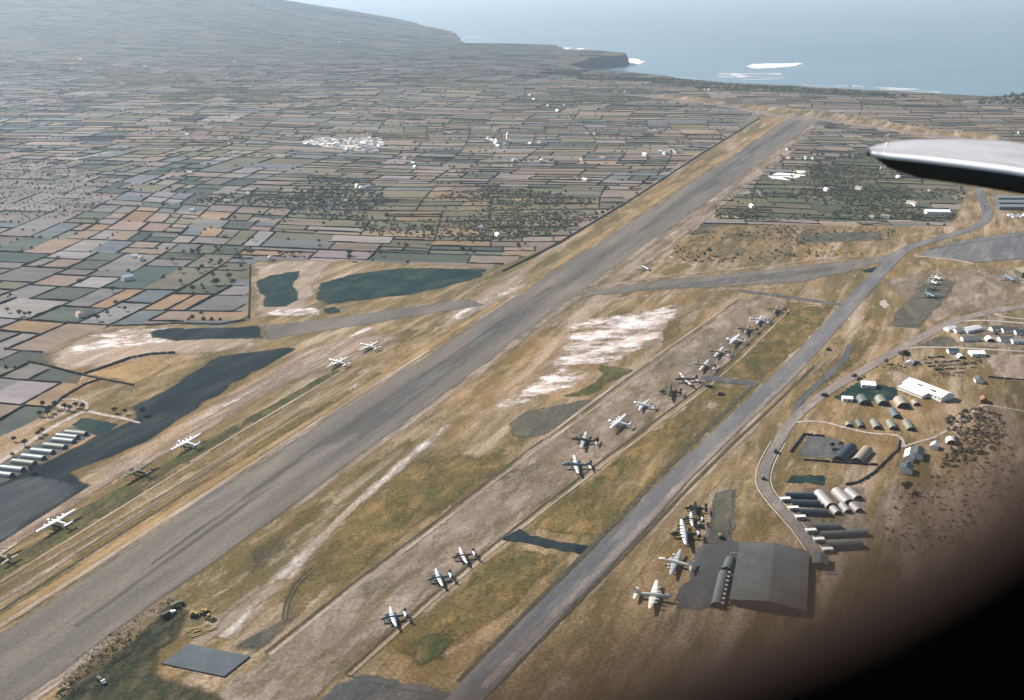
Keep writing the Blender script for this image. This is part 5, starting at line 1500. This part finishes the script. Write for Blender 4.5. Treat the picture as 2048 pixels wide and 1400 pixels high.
for i in range(70):
    x = rt.uniform(335, 520); y = rt.uniform(465, 598)
    if in_poly(np.array([[x, y]], float), np.array(scrub_px['copse'], float))[0]: copse.append((y, x))
copse.sort()
def bands(lst, names):
    """(y, x) list split into bands from back to front, each then counted from the left"""
    k = -(-len(lst) // len(names))
    for j, nm in enumerate(names):
        for i, (x, y) in enumerate(sorted((x, y) for y, x in lst[j * k:(j + 1) * k])):
            yield x, y, nm, NTH[i]
for x, y, nm, nth in bands(copse, ('upper part', 'middle', 'lower part')):
    tree(x, y, rt.uniform(.7, 1.25), f'tree in the {nm} of the copse by the oiled ground, {nth}', 'trees of the copse by the oiled ground')
EDGE_TREES = {}
for x, y in ((22, 595), (15, 625), (40, 632), (50, 634), (60, 633), (225, 585), (232, 612), (250, 622), (215, 630), (195, 642), (560, 512), (575, 510), (585, 512), (600, 511), (640, 496), (740, 510), (760, 512), (925, 505), (940, 503), (950, 508), (1040, 498), (1050, 492),
             (1180, 445), (1190, 440), (1205, 432), (1215, 425), (1225, 420), (1235, 412), (470, 440), (520, 430), (560, 420), (575, 440), (540, 437)):
    EDGE_TREES.setdefault('in the grey fields at the left edge' if x < 300 else 'by the hedges above the oiled ground' if y > 490 else 'along the runway hedge' if x > 1000 else 'below the scrub in the middle fields', []).append((x, y))
for reg, lst in EDGE_TREES.items():
    for i, (x, y) in enumerate(sorted(lst)):
        tree(x, y, rt.uniform(.7, 1.2), f'small tree {reg}, {NTH[i]}', 'small trees on field edges west of the runway')

QUARRY = gp([(1515, 340), (1620, 336), (1620, 372), (1515, 372)])
def scatter(name, poly, n, mats, rmin, rmax, label, cat, leaf=10, world=False, keep=None):
    P = np.array(poly, float) if world else gp(poly)
    lo, hi = P.min(0), P.max(0)
    Q = RNG.uniform(lo, hi, (n * 8, 2))
    ok = in_poly(Q, P) & ~in_poly(Q, QUARRY)
    if keep: ok &= np.sin(Q[:, 0] / keep + 1) + np.sin(Q[:, 1] / keep * 1.3) + RNG.uniform(-1, 1, len(Q)) > 0
    Q = Q[ok][:n]
    Z = terrain(Q[:, 0], Q[:, 1])
    mb = MB()
    for (x, y), z in zip(Q, Z):
        r = rt.uniform(rmin, rmax) * (1.5 if rt.random() < .1 else 1)
        mb.mi = rt.randrange(len(mats))
        leaf_blob(mb, (x, y, z + r * .3), r, r * rt.uniform(.55, .9), leaf, r * .34, rt)
    return prop(link(name, mb.mesh(name, [M[x] for x in mats])), label, cat, kind='stuff')
scatter('scrub', scrub_px['dense'], 2600, ('leaf_dark', 'leaf_mid', 'leaf_mid', 'leaf_dry'), 1.2, 3.2, 'dark green scrub covering the plain right of the runway', 'scrub', 7, keep=45)
scatter('scrub', scrub_px['mixed'], 1200, ('leaf_dark', 'leaf_mid', 'leaf_grey', 'leaf_grey'), 1.2, 3.2, 'mixed trees and scrub between the fields left of the village', 'scrub', 7, keep=50)
scatter('scrub', scrub_px['ochre'], 2300, ('leaf_dark', 'leaf_mid', 'leaf_dry', 'leaf_grey', 'leaf_dry'), 1.0, 2.8, 'olive and ochre scrub west of the runway bend', 'scrub', 7, keep=60)
scatter('scrub', scrub_px['speck'], 2400, ('leaf_grey', 'leaf_grey', 'leaf_dark'), .9, 2.0, 'speckled brush on the far left plain', 'scrub', 4)
scatter('scrub', scrub_px['coast'], 700, ('leaf_dark', 'leaf_mid'), 2.5, 6, 'dark scrub along the top of the sea cliff', 'scrub', 4)
scatter('scrub', [(1890, 835), (1950, 815), (2000, 830), (2015, 870), (1985, 905), (1930, 930), (1880, 940), (1900, 890)], 420, ('leaf_dark', 'leaf_grey', 'leaf_dry', 'leaf_dry'), .8, 2.0, 'grey-brown scrub on the hill right of the farmhouse', 'scrub', 12)
scatter('scrub', [(1760, 1020), (1830, 960), (1950, 930), (2048, 870), (2100, 900), (1900, 1100), (1780, 1110)], 320, ('leaf_grey', 'leaf_dry', 'leaf_dry'), .5, 1.3, 'sparse dry brush on the brown slope', 'scrub', 10)
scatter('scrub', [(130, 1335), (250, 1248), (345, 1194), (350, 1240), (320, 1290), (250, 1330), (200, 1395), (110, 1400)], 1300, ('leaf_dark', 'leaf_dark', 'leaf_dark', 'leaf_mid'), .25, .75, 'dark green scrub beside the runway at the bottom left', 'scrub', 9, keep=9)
scatter('scrub', [(1340, 500), (1400, 455), (1450, 446), (1790, 458), (1780, 505), (1600, 516), (1440, 528), (1370, 522)], 420, ('leaf_dark', 'leaf_mid', 'leaf_dry', 'leaf_dry'), .9, 2.4, 'ochre and dark brush between the crossing runway and the pale track', 'scrub', 8, keep=30)
scatter('scrub', [(1850, 715), (1960, 712), (1970, 745), (1890, 760), (1800, 742), (1760, 735), (1720, 760), (1745, 735)], 260, ('leaf_dark', 'leaf_dry', 'leaf_mid'), .5, 1.3, 'low dark brush above the white barn', 'scrub', 10, keep=8)
knoll = [(1380, 3180), (1700, 3050), (2050, 2980), (2050, 3260), (1700, 3350), (1450, 3330)]
scatter('scrub', knoll, 700, ('leaf_dark', 'leaf_grey'), 3, 7, 'dark trees on the hazy knoll at the right edge of the coast', 'scrub', 4, world=True)
# trees and bushes thickening the hedges
def hedge_trees():
    mb = MB()
    for (a, b_), zone, y, r in hedge_lines:
        if r > (.14 if y < 1500 else .3) or y > 4200: continue
        for q in range(rt.randrange(1, 5)):
            f = rt.random()
            x, yy = uv2xy(a[0] + (b_[0] - a[0]) * f, a[1] + (b_[1] - a[1]) * f)
            if in_poly(np.array([[x, yy]]), airfield)[0]: continue
            rr_ = rt.uniform(1.4, 3.6)
            mb.mi = rt.randrange(2)
            leaf_blob(mb, (x, yy, tz(x, yy) + rr_ * .4), rr_, rr_ * .8, 4, rr_ * .35, rt)
    return mb.mesh('hedge_bushes', [M['leaf_dark'], M['leaf_mid']])
prop(link('hedge_bushes', hedge_trees()), 'bushes and small trees growing in the field hedges', 'bushes', kind='stuff')

# ------------------------------------------------------------------ the aircraft the picture is taken from
plane = prop(empty('photo_aircraft', (0, 0, CAM_H)), 'silver wing tip and black cabin frame of the aircraft the picture is taken from', 'aircraft')
M['wing_skin'] = plain_mat('wing_skin', (0.47, 0.46, 0.47), 0.5, 0.0, 0.3, 1.6)
M['wing_belly'] = plain_mat('wing_belly_shade', (0.02, 0.022, 0.025), 0.6, 0.0, 0.2, 0.9)  # shade under the wing put into a near-black colour
M['cabin_shade_black'] = plain_mat('cabin_shade_black', (0.003, 0.003, 0.003), 1.0, 0, 0.1, 3.0, 0.0)  # shade inside the cabin put into the colour
D = 11.0
st = [(1735, 299, 303, 305), (1740, 295, 307.5, 309), (1752, 290.5, 311.5, 317), (1777, 284.5, 315.5, 336), (1833, 279, 321, 355), (1914, 278, 331, 367), (2012, 282, 344, 383), (2048, 288, 350, 389), (2250, 308, 380, 425), (2700, 350, 445, 505)]
top, low, seam = [], [], None
ORG = Vector((0, 0, CAM_H))
rings_t = []
for x, yt, yc, yb in st:
    n1 = ORG + ray(x, yc) * D
    n2 = ORG + ray(x, yb) * (D + .10)
    dz = n1.z - CAM_H + .015
    r_ = ray(x, yt)
    f1 = ORG + r_ * (dz / r_.z)
    top.append((n1, f1)); low.append((n2, n1, f1))
mb = MB()
pts, fs_ = [], []
for n1, f1 in top:
    m1 = n1.lerp(f1, .12) + Vector((0, 0, .016)); m2 = n1.lerp(f1, .5) + Vector((0, 0, .02))
    pts += [n1, m1, m2, f1]
for i in range(len(top) - 1):
    for j in range(3):
        a = i * 4 + j
        fs_.append((a, a + 1, a + 5, a + 4))
mb.add([p - ORG for p in pts], fs_)
link('wing', mb.mesh('wing', M['wing_skin'], True), plane)
mb = MB()
pts, fs_ = [], []
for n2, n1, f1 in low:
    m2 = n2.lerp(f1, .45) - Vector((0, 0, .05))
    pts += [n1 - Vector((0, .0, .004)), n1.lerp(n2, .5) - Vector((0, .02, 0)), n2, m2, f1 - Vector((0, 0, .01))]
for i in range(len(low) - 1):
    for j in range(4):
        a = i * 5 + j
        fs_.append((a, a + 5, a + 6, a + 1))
mb.add([p - ORG for p in pts], fs_)
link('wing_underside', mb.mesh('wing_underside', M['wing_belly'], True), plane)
mb = MB()
n1, f1 = top[2][0].lerp(top[3][0], .5), top[2][1].lerp(top[3][1], .9)
mb.tube(n1.lerp(f1, .06) - ORG + Vector((0, 0, .010)), f1.lerp(n1, .06) - ORG + Vector((0, 0, .006)), .011, .011, 5)
mbe = MB()
mbe.loft([[n1.lerp(f1, q) - ORG + Vector((0, -.004, dz_)) for q, dz_ in ((-.004, -.012), (-.004, .006), (.03, .020), (.10, .024), (.10, .012))] for n1, f1 in top[1:]])
link('rim_highlight', mbe.mesh('rim_highlight', M['white_roof'], True), plane)  # white strip painting the bright sunlit rim along the near wing edge
link('tip_seam', mb.mesh('tip_seam', M['white_roof']), plane)
# window frame close to the lens, its cabin shade painted black
edge = [(700, 1560), (1000, 1448), (1200, 1385), (1400, 1308), (1560, 1245), (1700, 1184), (1850, 1100), (2048, 962), (2200, 850), (2400, 690)]
rim_far = [ray(x - 34, y - 104) * .205 for x, y in edge]
rim_near = [ray(x - 14, y - 66) * .150 for x, y in edge]
mb = MB()
n = len(edge)
low_far = [p - Vector((0, 0, .012)) for p in rim_far]
mb.add(rim_far + rim_near + low_far, [f for i in range(n - 1) for f in ((i, i + 1, n + i + 1, n + i), (2 * n + i, 2 * n + i + 1, i + 1, i))])
M['rim_brown'] = plain_mat('lit_frame_brown', (0.080, 0.055, 0.043), 0.8, 0, 0.2, 8.0, 0.1)  # brown tone and tilted rim imitate light caught on the frame edge
fr = link('window_frame', mb.mesh('window_frame', M['rim_brown'], True), plane)
outer = [ray(x + 520, y + 950) * .150 for x, y in edge]
back = [p * 1.15 for p in outer]
mb = MB()
mb.add(rim_near + outer + back, [f for i in range(n - 1) for f in ((i, i + 1, n + i + 1, n + i), (n + i, n + i + 1, 2 * n + i + 1, 2 * n + i))])
link('cabin_panel', mb.mesh('cabin_panel', M['cabin_shade_black']), fr)

# ------------------------------------------------------------------ haze
def haze_box():
    m = bpy.data.materials.new('haze')
    m.use_nodes = True
    t = m.node_tree
    for n in list(t.nodes): t.nodes.remove(n)
    o_ = t.nodes.new('ShaderNodeOutputMaterial')
    pv = t.nodes.new('ShaderNodeVolumePrincipled')
    pv.inputs['Color'].default_value = (0.66, 0.82, 1.0, 1)
    pv.inputs['Density'].default_value = 5.0e-5
    pv.inputs['Anisotropy'].default_value = 0.35
    pv.inputs['Density Attribute'].default_value = ''
    try: m.cycles.homogeneous_volume = True
    except Exception: pass
    t.links.new(pv.outputs[0], o_.inputs['Volume'])
    mb = MB()
    z0, z1 = SEA_Z - 6.0, 505.0
    mb.box((0, 29000, (z0 + z1) / 2), (126000, 68000, z1 - z0))
    ob = link('haze', mb.mesh('haze', m))
    prop(ob, kind='stuff')
haze_box()
